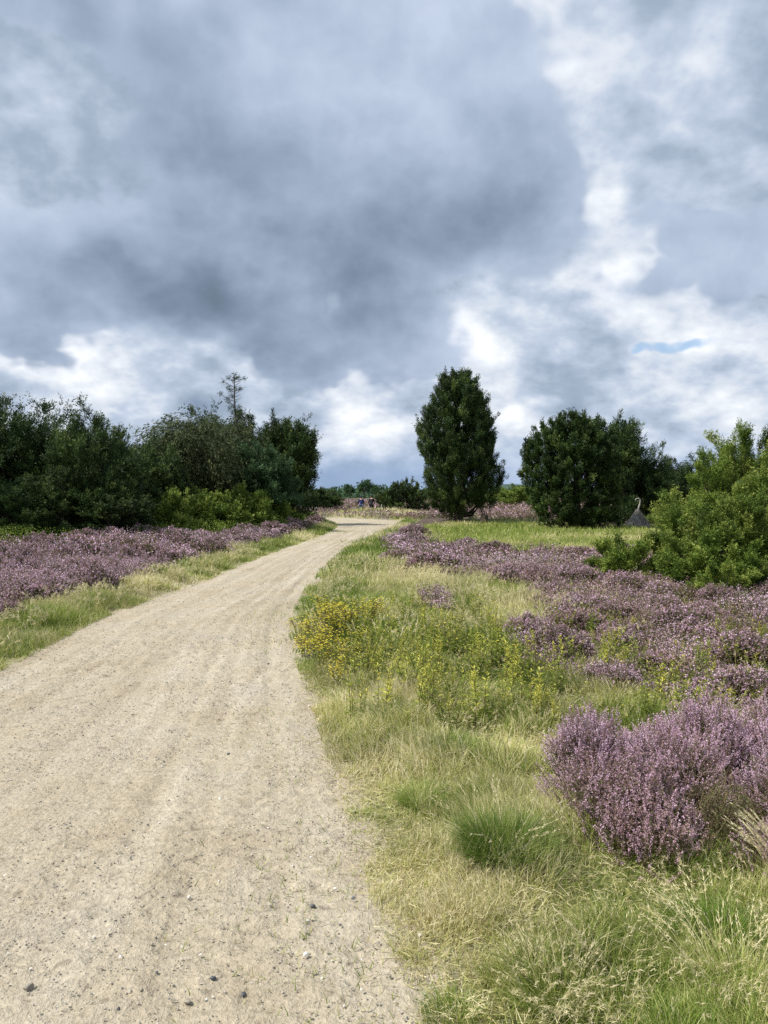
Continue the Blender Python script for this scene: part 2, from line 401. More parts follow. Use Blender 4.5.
def ground_mat():
    m, nt, N, L = nodes('ground_mat')
    at = N.new('ShaderNodeAttribute'); at.attribute_name = 'cover'
    geo = N.new('ShaderNodeNewGeometry')
    a = N.new('ShaderNodeTexNoise'); a.inputs['Scale'].default_value = 9; a.inputs['Detail'].default_value = 6; L.new(geo.outputs['Position'], a.inputs['Vector'])
    b = N.new('ShaderNodeTexNoise'); b.inputs['Scale'].default_value = .45; b.inputs['Detail'].default_value = 5; L.new(geo.outputs['Position'], b.inputs['Vector'])
    mr = N.new('ShaderNodeMapRange'); mr.inputs['From Min'].default_value = .3; mr.inputs['From Max'].default_value = .7
    mr.inputs['To Min'].default_value = .55; mr.inputs['To Max'].default_value = 1.4; L.new(a.outputs['Fac'], mr.inputs['Value'])
    mr2 = N.new('ShaderNodeMapRange'); mr2.inputs['From Min'].default_value = .3; mr2.inputs['From Max'].default_value = .7
    mr2.inputs['To Min'].default_value = .75; mr2.inputs['To Max'].default_value = 1.25; L.new(b.outputs['Fac'], mr2.inputs['Value'])
    mm = N.new('ShaderNodeMath'); mm.operation = 'MULTIPLY'; L.new(mr.outputs[0], mm.inputs[0]); L.new(mr2.outputs[0], mm.inputs[1])
    v = N.new('ShaderNodeVectorMath'); v.operation = 'SCALE'; L.new(at.outputs['Color'], v.inputs[0]); L.new(mm.outputs[0], v.inputs['Scale'])
    p = N.new('ShaderNodeBsdfPrincipled'); p.inputs['Roughness'].default_value = .9; p.inputs['Specular IOR Level'].default_value = .1
    L.new(v.outputs[0], p.inputs['Base Color'])
    bp = N.new('ShaderNodeBump'); bp.inputs['Strength'].default_value = .6; bp.inputs['Distance'].default_value = .03
    L.new(a.outputs['Fac'], bp.inputs['Height']); L.new(bp.outputs[0], p.inputs['Normal'])
    o = N.new('ShaderNodeOutputMaterial'); L.new(p.outputs[0], o.inputs[0]); return m
def build_ground():
    ax = axis(-4000, 4000, -7, 6, .14); ay = axis(-60, 5200, 1, 24, .16)
    X, Y = np.meshgrid(ax, ay); x = X.ravel(); y = Y.ravel()
    d = dpath(x, y); z = H(x, y) - .05 * (d < -.12) - .004
    o = grid_mesh('ground', X, Y, z.reshape(X.shape), ground_mat())
    hz = heath(x, y)[:, None]; md = meadow(x, y)[:, None] * (y < 60)[:, None]; ss = bilberry_strip(x, y)[:, None]
    st = sm(straw(x, y), .42, .68)[:, None]
    soil = np.array([.085, .07, .04]); green = np.array([.12, .17, .045]); strw = np.array([.40, .36, .19]); hcol = np.array([.21, .145, .17]); hsoil = np.array([.085, .065, .05])
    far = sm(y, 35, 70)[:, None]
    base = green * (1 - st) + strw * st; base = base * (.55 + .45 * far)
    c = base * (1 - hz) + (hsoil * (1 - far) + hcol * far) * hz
    vf = fbm(x * .03, y * .012, 4, 60)[:, None]
    farc = hcol * 1.05 * (1 - sm(vf, .5, .6)) + np.array([.21, .20, .10]) * sm(vf, .5, .6)
    c = c * (1 - sm(y, 80, 110)[:, None]) + farc * sm(y, 80, 110)[:, None]
    mv = sm(fbm(x * .35, y * .22, 3, 61), .38, .62)[:, None]; c = c * (1 - md) + (np.array([.14, .17, .035]) * (1 - mv) + np.array([.24, .23, .08]) * mv) * md
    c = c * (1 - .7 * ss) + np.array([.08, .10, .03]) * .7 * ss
    e = sm(.35 - d, 0, .35)[:, None]; c = c * (1 - e) + np.array([.34, .30, .22]) * e
    # dark woodland ground far away
    wl = sm(y, 420, 480)[:, None]; c = c * (1 - wl) + np.array([.06, .08, .04]) * wl
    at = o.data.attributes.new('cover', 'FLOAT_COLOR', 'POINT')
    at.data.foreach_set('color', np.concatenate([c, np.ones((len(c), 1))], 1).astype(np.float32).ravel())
    o['kind'] = 'structure'; return o
build_ground()

# ------------------------------------------------------------------ the sandy path
def path_relief(t, s, w):
    """t metres across from the left edge, s metres along"""
    r = .012 * (fbm(t * 1.2, s * .5, 3, 70) - .5) + .012 * (fbm(t * 9, s * 7, 3, 71) - .5) + .020 * (fbm(t * 13, s * 22, 3, 75) - .5) * (.4 + 1.4 * sm(fbm(t * 1.4, s * 1.1, 2, 76), .4, .6))
    for c, wd in ((.30, .10), (.62, .09), (.68, .05), (.75, .08), (.86, .05)):   # wheel tracks
        cc = w * c + .12 * (fbm(s * .16, c * 9, 2, 72) - .5)
        r = r - .008 * np.exp(-((t - cc) / wd) ** 2) * (.3 + 1.2 * vnoise(s * .5, c * 31, 73))
        r = r + .004 * np.exp(-((t - cc) / (wd * .8)) ** 2) * np.sin(s * 60) * (fbm(s * .7, c * 11, 2, 74) > .5)
    return r
def path_track(t, s, w):
    r = 0 * t
    for c, wd, a in ((.10, .10, .8), (.22, .09, .8), (.52, .05, .7), (.58, .05, 1), (.70, .05, .9), (.77, .05, .8), (.90, .06, .5)):
        cc = w * c + .14 * (fbm(s * .16, c * 9, 2, 72) - .5)
        r = r + a * np.exp(-((t - cc) / wd) ** 2) * sm(vnoise(s * .4, c * 31, 73), .25, .7)
    return np.clip(r, 0, 1)
def path_mat():
    m, nt, N, L = nodes('path_mat')
    uv = N.new('ShaderNodeUVMap'); uv.uv_map = 'along'
    geo = N.new('ShaderNodeNewGeometry')
    def noi(vec, sc, det, rough=.6):
        n = N.new('ShaderNodeTexNoise'); n.inputs['Scale'].default_value = sc; n.inputs['Detail'].default_value = det; n.inputs['Roughness'].default_value = rough
        L.new(vec, n.inputs['Vector']); return n.outputs['Fac']
    mp = N.new('ShaderNodeMapping'); mp.inputs['Scale'].default_value = (5, .22, 1); L.new(uv.outputs[0], mp.inputs['Vector'])
    streak = noi(mp.outputs[0], 1.0, 5, .6); patch = noi(geo.outputs['Position'], 1.3, 5); grit = noi(geo.outputs['Position'], 42, 4, .65); mid = noi(geo.outputs['Position'], 13, 5, .6)
    r1 = ramp(nt, [(.28, (.37, .315, .228)), (.45, (.432, .374, .277)), (.60, (.468, .410, .31)), (.85, (.55, .492, .385)), (1, (.59, .53, .415))]); L.new(streak, r1.inputs[0])
    r2 = ramp(nt, [(.32, (.90, .875, .84)), (.5, (1, 1, 1)), (.70, (.96, .98, 1.03))]); L.new(patch, r2.inputs[0])
    r3 = ramp(nt, [(.26, (.52, .50, .48)), (.38, (.87, .86, .85)), (.55, (1, 1, 1)), (.72, (1.25, 1.24, 1.23))]); L.new(grit, r3.inputs[0])
    r4 = ramp(nt, [(.30, (.60, .58, .57)), (.40, (.95, .95, .95)), (.7, (1.06, 1.06, 1.06))]); L.new(mid, r4.inputs[0])
    def mul(a, b):
        n = N.new('ShaderNodeVectorMath'); n.operation = 'MULTIPLY'; L.new(a, n.inputs[0]); L.new(b, n.inputs[1]); return n.outputs[0]
    tk = N.new('ShaderNodeAttribute'); tk.attribute_name = 'track'
    tkm = N.new('ShaderNodeMath'); tkm.operation = 'MULTIPLY_ADD'; tkm.inputs[1].default_value = .14; L.new(tk.outputs['Fac'], tkm.inputs[0]); L.new(streak, tkm.inputs[2])
    L.new(tkm.outputs[0], r1.inputs[0])
    c = mul(mul(mul(r1.outputs[0], r2.outputs[0]), r3.outputs[0]), r4.outputs[0])
    p = N.new('ShaderNodeBsdfPrincipled'); p.inputs['Roughness'].default_value = .95; p.inputs['Specular IOR Level'].default_value = .1
    L.new(c, p.inputs['Base Color'])
    ad = N.new('ShaderNodeMath'); ad.operation = 'ADD'; L.new(grit, ad.inputs[0]); L.new(mid, ad.inputs[1])
    bp = N.new('ShaderNodeBump'); bp.inputs['Strength'].default_value = .9; bp.inputs['Distance'].default_value = .02
    L.new(ad.outputs[0], bp.inputs['Height']); L.new(bp.outputs[0], p.inputs['Normal'])
    o = N.new('ShaderNodeOutputMaterial'); L.new(p.outputs[0], o.inputs[0]); return m
M['path'] = path_mat()
def strip(name, Lp, Rp, nac, fine=True):
    c = (Lp + Rp) / 2; s = np.concatenate([[0], np.cumsum(np.linalg.norm(np.diff(c, axis=0), axis=1))]) + c[0, 1]
    t = np.linspace(0, 1, nac)[None, :]
    X = Lp[:, :1] * (1 - t) + Rp[:, :1] * t; Y = Lp[:, 1:] * (1 - t) + Rp[:, 1:] * t
    S = np.repeat(s[:, None], nac, 1); w = np.linalg.norm(Lp - Rp, axis=1)[:, None]; Tm = t * w
    Z = H(X.ravel(), Y.ravel()).reshape(X.shape)
    edge = np.minimum(t, 1 - t) * w
    Z = Z + .004 + path_relief(Tm, S, w) * sm(edge, 0, .2) + .02 * sm(np.sin(t * PI), 0, 1) - .006 * (1 - sm(edge, 0, .1))
    o = grid_mesh(name, X, Y, Z, M['path'])
    tr = o.data.attributes.new('track', 'FLOAT', 'POINT'); tr.data.foreach_set('value', (path_track(Tm, S, w) + 0 * Tm).ravel().astype(np.float32))
    uvl = o.data.uv_layers.new(name='along'); idx = np.empty(len(o.data.loops), np.int32); o.data.loops.foreach_get('vertex_index', idx)
    uvs = np.stack([(Tm + 0 * S).ravel(), S.ravel()], 1)[idx]; uvl.data.foreach_set('uv', uvs.astype(np.float32).ravel())
    o['kind'] = 'structure'; return o
def resample(P, ss):
    # same parameter for both edges: fractional index
    i = np.clip(ss, 0, len(P) - 1.001); k = i.astype(int); f = (i - k)[:, None]
    return P[k] * (1 - f) + P[k + 1] * f
_c = (PLs + PRs) / 2; _s = np.concatenate([[0], np.cumsum(np.linalg.norm(np.diff(_c, axis=0), axis=1))])
_want = []; v = 0.0
while v < _s[-1]:
    _want.append(v); y_here = v - 6
    v += .3 if y_here < 1.5 else .022 if y_here < 6 else .05 if y_here < 12 else .14 if y_here < 25 else .4
_idx = np.interp(_want, _s, np.arange(len(_s)))
wob = lambda s, k: .10 * (fbm(s * 1.1, 0 * s, 4, k) - .5)[:, None] * np.array([[1, 0]])
_w = np.array(_want)
strip('path', resample(PLs, _idx) - [[.14, 0]], resample(PRs, _idx) + [[.14, 0]], 170)
nb = len(BR); tg = nrm(np.gradient(BR, axis=0)); nr = np.stack([-tg[:, 1], tg[:, 0]], 1)
strip('footpath', BR + nr * .6, BR - nr * .6, 8)
# ------------------------------------------------------------------ grass, one uncountable mass
GR = Acc()
TUS = [(gx(503, 3.22), 3.22, .22), (gx(455, 4.55), 4.55, .16), (gx(720, 2.62), 2.62, .22), (gx(612, 2.5), 2.5, .18), (1.15, 3.42, .28), (1.5, 3.25, .28), (1.9, 3.15, .3), (1.2, 3.75, .3), (1.6, 3.7, .4)]
def Z0(x, y): return H(x, y)
def band_points(n, y0, y1, x0f, x1f, dens=None):
    y = rng.uniform(y0, y1, n); a, b = x0f(y), x1f(y); x = a + (b - a) * rng.random(n)
    w = (b - a) / np.max(b - a); k = rng.random(n) < np.clip(w, 0, 1)
    return x[k], y[k]
def in_fore_bush(x, y):
    return np.zeros_like(x, bool)
def grass_band(n, y0, y1, x0f, x1f, hl, wd, seg, seed=0, keep=None, tuft=1.0, shade=0.0):
    x, y = band_points(n, y0, y1, x0f, x1f)
    d = dpath(x, y); hz = heath(x, y)
    tn = fbm(x * 2.6, y * 2.6, 3, 50)
    edge = sm(d + .10 * (fbm(x * 3, y * 3, 2, 52) - .35) * 2, -.14, .16)
    dens = edge * (1 - .90 * hz) * (.5 + .8 * sm(tn, .35, .6))
    for (tx, ty_, tr_) in TUS: dens = dens * (1 - .85 * gauss(x, y, tx, ty_, tr_, tr_))
    k = rng.random(len(x)) < dens
    x, y, d, tn, hz = x[k], y[k], d[k], tn[k], hz[k]
    st = straw(x, y); st = sm(st + .10 * rng.normal(size=len(x)) + .35 * (fbm(x * 1.7, y * 1.7, 2, 55) - .5), .36, .90)
    md_ = meadow(x, y) * (y < 46); st = st * (1 - md_) + md_ * (.25 + .5 * sm(fbm(x * .35, y * .22, 3, 61), .38, .62))
    tint = np.clip(st * .76 + .18 * rng.normal(size=len(x)) + .21 + .12 * (x < -2.5), 0, 1)
    Hh = hl * (.35 + .65 * sm(d, -.1, .4)) * (.5 + .9 * sm(tn, .35, .65)) * rng.uniform(.45, 1.15, len(x))
    ld = fbm(x * 1.5, y * 1.5, 2, 57) * 14 + rng.normal(size=len(x)) * 1.2
    V, F, tip = blades(np.stack([x, y, Z0(x, y) - .01], 1), Hh, rng.uniform(.15, 1.0, len(x)), ld, wd * rng.uniform(.6, 1.3, len(x)), seg)
    GR.add(V, F, tint)
    return tip, tint
near_x1 = lambda y: .5 * y + .9
grass_band(210000, 1.7, 4.2, lambda y: XR(y), near_x1, .125, .0034, 3)
grass_band(150000, 4.2, 7.5, lambda y: XR(y), near_x1, .15, .0055, 3)
grass_band(100000, 7.5, 14, lambda y: XR(y), near_x1, .19, .009, 2)
grass_band(60000, 14, 27, lambda y: XR(y), lambda y: .5 * y + 2, .22, .018, 2)
grass_band(60000, 27, 62, lambda y: XR(np.minimum(y, 42)), lambda y: .45 * y + 3, .20, .04, 1)
grass_band(16000, 44, 64, lambda y: -14 + 0 * y, lambda y: 4 + 0 * y, .25, .05, 1)
grass_band(60000, 4.5, 12, lambda y: XL(y) - 1.8, lambda y: XL(y), .17, .007, 2)
grass_band(40000, 12, 24, lambda y: XL(y) - 2.0, lambda y: XL(y), .20, .014, 2)
grass_band(24000, 24, 44, lambda y: XL(y) - 2.5, lambda y: XL(y), .22, .028, 1)
grass_band(70000, 1.0, 9, near_x1, lambda y: near_x1(y) + 2.0, .15, .006, 2)
# dead litter at the foot of the grass: short flat-lying bits
def litter(n, y0, y1, x0f, x1f, L0, W0):
    x, y = band_points(n, y0, y1, x0f, x1f); d = dpath(x, y); k = rng.random(len(x)) < sm(d, -.10, .15) * (1 - .6 * heath(x, y)); x, y = x[k], y[k]
    a = rng.random(len(x)) * 2 * PI; D = nrm(np.stack([np.cos(a), np.sin(a), rng.normal(size=len(x)) * .28], 1))
    GR.add(tris(np.stack([x, y, Z0(x, y) + rng.uniform(.002, .03, len(x))], 1), D, L0 * rng.uniform(.4, 1.4, len(x)), W0), TRI, rng.uniform(.55, 1, len(x)))
litter(52000, 1.7, 5, lambda y: XR(y) - .05, near_x1, .06, .0035); litter(26000, 5, 11, lambda y: XR(y) - .05, near_x1, .08, .006)
# scattered tiny grass on the worn edge and middle of the path
def path_wisps():
    for (cx, cy, r, n) in [(-.35, 3.2, .28, 260), (-.25, 2.75, .3, 300), (-.05, 2.5, .2, 200), (-.8, 5.2, .3, 240), (-1.45, 10.2, .35, 260), (-1.2, 8.4, .3, 200), (-.6, 4.3, .2, 120), (-1.9, 33, .5, 160), (-1.6, 26, .6, 160)]:
        x = cx + rng.normal(size=n) * r; y = cy + rng.normal(size=n) * r * 1.4
        V, F, _ = blades(np.stack([x, y, H(x, y)], 1), rng.uniform(.015, .05, n) * (1 + cy / 14), rng.uniform(.3, 1.1, n), rng.random(n) * 7, .003 * (1 + cy / 6), 2); GR.add(V, F, rng.uniform(.15, .8, n))
path_wisps()
# feathery straw panicles of bent grass
def panicles(n, y0, y1, x0f, x1f, hl, sz, mask):
    x, y = band_points(n, y0, y1, x0f, x1f); d = dpath(x, y)
    k = rng.random(len(x)) < sm(d, .12, .4) * mask(x, y) * (1 - .8 * heath(x, y)); x, y = x[k], y[k]
    for (tx, ty_, tr_) in TUS[2:]:
        k = rng.random(len(x)) > .9 * gauss(x, y, tx, ty_, tr_, tr_); x, y = x[k], y[k]
    n = len(x); P = np.stack([x, y, H(x, y)], 1); lean = rng.uniform(.2, .8, n); ld = fbm(x * .8, y * .8, 2, 59) * 12 + rng.normal(size=n) * .7; Hh = hl * rng.uniform(.6, 1.2, n)
    V, F, tip = blades(P, Hh, lean, ld, sz * .10, 3); GR.add(V, F, rng.uniform(.6, .95, n))
    q = 16
    ax = nrm(V[:, -1] - V[:, 2])[:, None]; t = rng.random((n, q, 1))
    base = tip[:, None] - ax * (Hh[:, None, None] * .32) * t
    D = nrm(ax + rng.normal(size=(n, q, 3)) * .75)
    LL = (sz * (.4 + .8 * t)).reshape(-1)
    GR.add(tris(base.reshape(-1, 3), D.reshape(-1, 3), LL, LL * .16), TRI, np.clip(rng.normal(.88, .12, n * q), 0, 1))
pm = lambda x, y: sm(fbm(x * 1.9, y * 1.9, 3, 80), .40, .62)
panicles(5200, 1.8, 4.2, lambda y: XR(y), near_x1, .15, .020, pm)
panicles(5600, 4.2, 7.5, lambda y: XR(y), near_x1, .19, .024, pm)
panicles(6000, 7.5, 17, lambda y: XR(y), lambda y: .2 * y + 1.2, .30, .04, pm)
panicles(2500, 6, 24, lambda y: XL(y) - 1.6, lambda y: XL(y) - .2, .30, .05, lambda x, y: sm(fbm(x * 1.2, y * 1.2, 2, 81), .4, .6))
tag(GR.build('grass', M['grass']), 'green and straw coloured wild grass with feathery seed heads along both path edges', 'grass', kind='stuff')

# ------------------------------------------------------------------ distinct grass tussocks
def tussock(name, n, R, L, w, tint, fountain, seeds=0):
    a = Acc(); r = R * np.sqrt(rng.random(n)) * .55; th = rng.random(n) * 2 * PI
    P = np.stack([r * np.cos(th), r * np.sin(th), -.02 + 0 * r], 1)
    ld = th + rng.normal(size=n) * .5
    V, F, tip = blades(P, L * rng.uniform(.45, 1.1, n), np.clip(fountain * (.3 + r / R * 1.3) + rng.normal(size=n) * .15, .05, 1.3), ld, w, 4)
    a.add(V, F, np.clip(rng.normal(tint, .13, n) + .25 * (rng.random(n) < .15), 0, 1))
    if seeds:
        i = rng.integers(0, n, seeds); P2 = P[i]; ld2 = ld[i]; H2 = L * rng.uniform(1.1, 1.6, seeds)
        V, F, tip = blades(P2, H2, rng.uniform(.3, .8, seeds), ld2, w * .8, 4); a.add(V, F, rng.uniform(.75, 1, seeds))
        q = 14; ax = nrm(V[:, -1] - V[:, 3])[:, None]; t = rng.random((seeds, q, 1)); b = tip[:, None] - ax * .10 * t
        D = nrm(ax + rng.normal(size=(seeds, q, 3)) * .35); a.add(tris(b.reshape(-1, 3), D.reshape(-1, 3), .016, .003), TRI, .92)
    return a.build(name, M['grass'])
TG = 'grass tussocks in the verge right of the path'
for (px, Y, n, R, L, w, ti, fo, se, lab) in [
    (503, 3.22, 3400, .24, .24, .0030, .10, .8, 30, 'big round dark green grass tussock in the middle of the near verge'),
    (455, 4.55, 1600, .17, .20, .0036, .12, .8, 20, 'fresh green grass tuft behind the big dark tussock, nearer the path'),
    (725, 2.62, 2000, .26, .17, .0030, .08, .9, 40, 'bluish green long bladed tussock below the big flowering heather'),
    (612, 2.5, 1300, .20, .13, .0028, .16, 1.0, 30, 'mid green spreading tussock at the foot of the heather, left of the bluish one'),
    (745, 2.3, 1500, .24, .20, .0030, .45, .9, 60, 'straw topped sprawling tussock in the bottom right corner'),
    (560, 2.34, 1200, .20, .14, .0028, .35, .8, 50, 'olive green tussock with pale seed heads at the bottom edge'),
    (452, 2.34, 700, .13, .10, .0026, .22, .8, 16, 'small bright green tuft beside the sandy path at the bottom'),
    (420, 3.9, 800, .15, .16, .0030, .30, .9, 14, 'low olive grass tuft close to the path edge'),
    (395, 5.3, 900, .20, .20, .004, .22, .8, 20, 'green tuft where the verge narrows below the yellow flowers')]:
    x = gx(px, Y); o = tussock('grass_tussock', n, R, L, w, ti, fo, se); o.location = (x, Y, float(H(x, Y)))
    tag(o, lab, 'grass tussock', TG)

# ------------------------------------------------------------------ heather
def heather_geo(R, Hh, ns, q, fs, leafq, seed, tint0=.6, spread=.16, fill=1.0):
    """dome of upright sprigs; returns bloom and leafy stem accumulators"""
    r = np.random.default_rng(seed); bl, st = Acc(), Acc()
    u = np.sqrt(r.random(ns)); th = r.random(ns) * 2 * PI
    lump = .8 + .45 * vnoise(np.cos(th) * u * 3.2 + seed, np.sin(th) * u * 3.2, 5)
    rim = 1 + .18 * np.sin(th * 3 + seed) + .10 * np.sin(th * 7 + seed * 2)
    tip = np.stack([R * u * rim * np.cos(th), R * u * rim * np.sin(th), Hh * lump * np.sqrt(np.clip(1.04 - u ** 2.6, .04, 1)) * r.uniform(.80, 1.08, ns)], 1)
    low = u > .88; tip[low, 2] *= r.uniform(.25, 1.2, low.sum())
    root = np.stack([tip[:, 0] * .35, tip[:, 1] * .35, np.zeros(ns)], 1) + r.normal(size=(ns, 3)) * [.02, .02, .0]
    out = nrm(tip * [1, 1, .0] + 1e-6)
    dirt = nrm(np.array([0, 0, 1.]) + out * (u[:, None] ** 2) * 1.1 + r.normal(size=(ns, 3)) * spread)
    Ls = min(.20, Hh * .62) * r.uniform(.6, 1.15, ns)
    base = tip - dirt * Ls[:, None]
    base[:, 2] = np.maximum(base[:, 2], .0)
    # sprig stems and woody stems
    S = perp(dirt, r); w = fs * .3
    st.add(np.stack([base - S * w, base + S * w, tip], 1), TRI, r.uniform(0, .4, ns))
    k = r.random(ns) < .45; S2 = perp(nrm(base[k] - root[k]), r)
    st.add(np.stack([root[k] - S2 * fs * .4, root[k] + S2 * fs * .4, base[k] + S2 * fs * .15, base[k] - S2 * fs * .15], 1), [(0, 1, 2), (0, 2, 3)], r.uniform(0, .3, k.sum()))
    # leafy lower part of each sprig
    t = r.random((ns, leafq, 1)) * .75; D = nrm(dirt[:, None] + r.normal(size=(ns, leafq, 3)) * .55)
    P = base[:, None] + (tip - base)[:, None] * t
    st.add(tris(P.reshape(-1, 3), D.reshape(-1, 3), (fs * 2.2 * r.uniform(.6, 1.3, (ns, leafq))).ravel(), fs * .7, r), TRI, np.repeat(np.clip(r.normal(.5, .2, ns), 0, 1), leafq))
    # bloom: florets round the upper part
    patch = vnoise(tip[:, 0] * 5 + seed, tip[:, 1] * 5, 8)
    bloom = r.random(ns) < fill * (.55 + .6 * patch) * np.where(low, .75, 1)
    tb, bb, db = tip[bloom], base[bloom], dirt[bloom]; nb_ = len(tb)
    t = .34 + .68 * r.random((nb_, q, 1)); P = bb[:, None] + (tb - bb)[:, None] * t
    side = nrm(r.normal(size=(nb_, q, 3))); P = P + side * fs * .75 * (1.3 - t)
    D = nrm(side + db[:, None] * .6)
    tt = np.clip(tint0 + .28 * (patch[bloom] - .5) + r.normal(size=nb_) * .10, 0, 1)
    tq = np.clip(np.repeat(tt[:, None], q, 1) + r.normal(size=(nb_, q)) * .10, 0, 1); br_ = r.random((nb_, 1)) < .16; tq = np.where(br_ | (r.random((nb_, q)) < .14), r.uniform(0, .3, (nb_, q)), tq).ravel()
    ll = fs * r.uniform(.8, 1.5, nb_ * q)
    bl.add(dias(P.reshape(-1, 3), D.reshape(-1, 3), ll, ll * .75, r), DIA, tq)
    return bl, st
def heather_bush(seed, R, Hh, ns, q, fs, leafq, tint0=.6, spread=.16, parts=True, fill=1.0, floor=True):
    bl, st = heather_geo(R, Hh, ns, q, fs, leafq, seed, tint0, spread, fill)
    if parts:
        root = empty('heather_bush')
        st.build('leafy_stems', M['heather_leaf'], root); bl.build('blossoms', M['heather_bloom'], root)
        return root
    # one mesh, two materials
    a = Acc()
    for src, mi in ((st, 0), (bl, 1)):
        off = a.n
        for V, F, T in zip(src.V, src.F, src.T): a.V.append(V); a.T.append(T); a.M.append(np.full(len(F), mi)); a.F.append(F + off)
        a.n += src.n
    return a.build('heather_bush', [M['heather_leaf'], M['heather_bloom']])
FG = 'flowering heather bushes in the near right foreground'
h1 = heather_bush(11, .30, .44, 1050, 64, .0050, 16, .74, .22)
h2 = heather_bush(12, .38, .42, 1300, 60, .0050, 20, .66, .28, fill=.8)
h3 = heather_bush(13, .36, .40, 950, 56, .0050, 24, .66, .36, fill=.66)
h4 = heather_bush(14, .22, .26, 520, 50, .0048, 18, .42, .36, fill=.75)
h5 = heather_bush(15, .26, .30, 520, 30, .0048, 34, .25, .45, fill=.10)
for pr, x, y, rz, sc, lab in [
    (h5, 1.44, 3.30, .7, 1.0, 'bare brown woody heather in the dark hollow at the front of the near clump'),
    (h1, 1.06, 3.86, .4, 1.0, 'bright mauve heather bush at the left end of the near clump, tallest sprigs'),
    (h2, 1.40, 3.78, 2.2, 1.0, 'broad heather bush in the middle of the near clump above the dark woody hollow'),
    (h3, 1.90, 3.46, 1.1, 1.05, 'large loose heather bush at the right edge of the picture'),
    (h1, 1.66, 4.02, 3.7, 1.1, 'violet heather bush at the back of the near clump'),
    (h2, 2.12, 4.00, 5.1, 1.1, 'heather bush at the back right of the near clump, against the frame edge'),
    (h4, 1.06, 3.44, .2, 1.35, 'small pink and rusty heather bush low at the front of the near clump'),
    (h4, 1.14, 3.22, 2.5, 1.15, 'low brownish heather bush with a dead rusty patch at the front of the clump'),
    (h3, 1.70, 3.00, 4.4, .80, 'pale seedy heather bush at the front right of the near clump')]:
    o = place(pr, (x, y, float(H(x, y)) - .01), rz, (sc, sc, sc))
    tag(o, lab, 'heather bush', FG)
# middle distance: many bushes, shared prototypes
mids = [heather_bush(20 + i, .42, .33, 760, 12, .015, 11, .44 + .09 * i, .34, False, .74) for i in range(4)]
fars = [heather_bush(30 + i, .55, .36, 420, 9, .030, 8, .46 + .08 * i, .34, False, .74) for i in range(4)]
HB = []
def spots(y0, y1, x0f, x1f, n, rmin, side):
    pts = []
    tries = 0
    while len(pts) < n and tries < n * 60:
        tries += 1
        y = rng.uniform(y0, y1); x = rng.uniform(x0f(y), x1f(y))
        if heath(np.array([x]), np.array([y]))[0] < .7: continue
        if any((x - a) ** 2 + (y - b) ** 2 < rmin ** 2 for a, b in pts): continue
        pts.append((x, y))
    return pts
JUN_R = [(4.1, 15.2, .6), (4.85, 12.6, 1.0), (5.4, 13.2, 1.3), (6.3, 12.6, 1.2)]
def clear(x, y): return all((x - a) ** 2 + (y - b) ** 2 > r * r for a, b, r in JUN_R)
for x, y in spots(5.6, 15, lambda y: 1, lambda y: .5 * y + 2.0, 72, .60, 1):
    if not clear(x, y): continue
    s = rng.uniform(.55, 1.15) * (1 if y > 7 else .8)
    o = place(mids[rng.integers(4)], (x, y, float(H(x, y)) - .02), rng.random() * 6, (s, s, s * rng.uniform(.5, 1.1)))
    tag(o, 'mauve heather bush in the heath between the green weeds and the bright junipers', 'heather bush', 'heather bushes in the right hand heath')
for x, y in spots(13, 30, lambda y: -.3, lambda y: .4 * y, 40, .85, 1):
    s = rng.uniform(.6, 1.1)
    o = place(fars[rng.integers(4)], (x, y, float(H(x, y)) - .02), rng.random() * 6, (s, s, s * rng.uniform(.5, 1.1)))
    tag(o, 'purple heather bush in the band before the short green meadow', 'heather bush', 'heather bushes before the green meadow')
for x, y in spots(7, 17, lambda y: -.5 * y - 1.6, lambda y: XL(y) - .9, 60, .62, 0):
    s = rng.uniform(.75, 1.2)
    o = place(mids[rng.integers(4)], (x, y, float(H(x, y)) - .02), rng.random() * 6, (s, s, s * rng.uniform(.8, 1.35)))
    tag(o, 'purple heather bush in the near part of the bank left of the path', 'heather bush', 'heather bushes on the left bank, near part')
for x, y in spots(17, 44, lambda y: max(-.5 * y, float(belt(y))) + 1.0, lambda y: XL(y) - 1.0, 80, .85, 0):
    s = rng.uniform(.8, 1.25)
    o = place(fars[rng.integers(4)], (x, y, float(H(x, y)) - .02), rng.random() * 6, (s, s, s * rng.uniform(.55, 1.25)))
    tag(o, 'purple heather bush in the far part of the bank left of the path', 'heather bush', 'heather bushes on the left bank, far part')
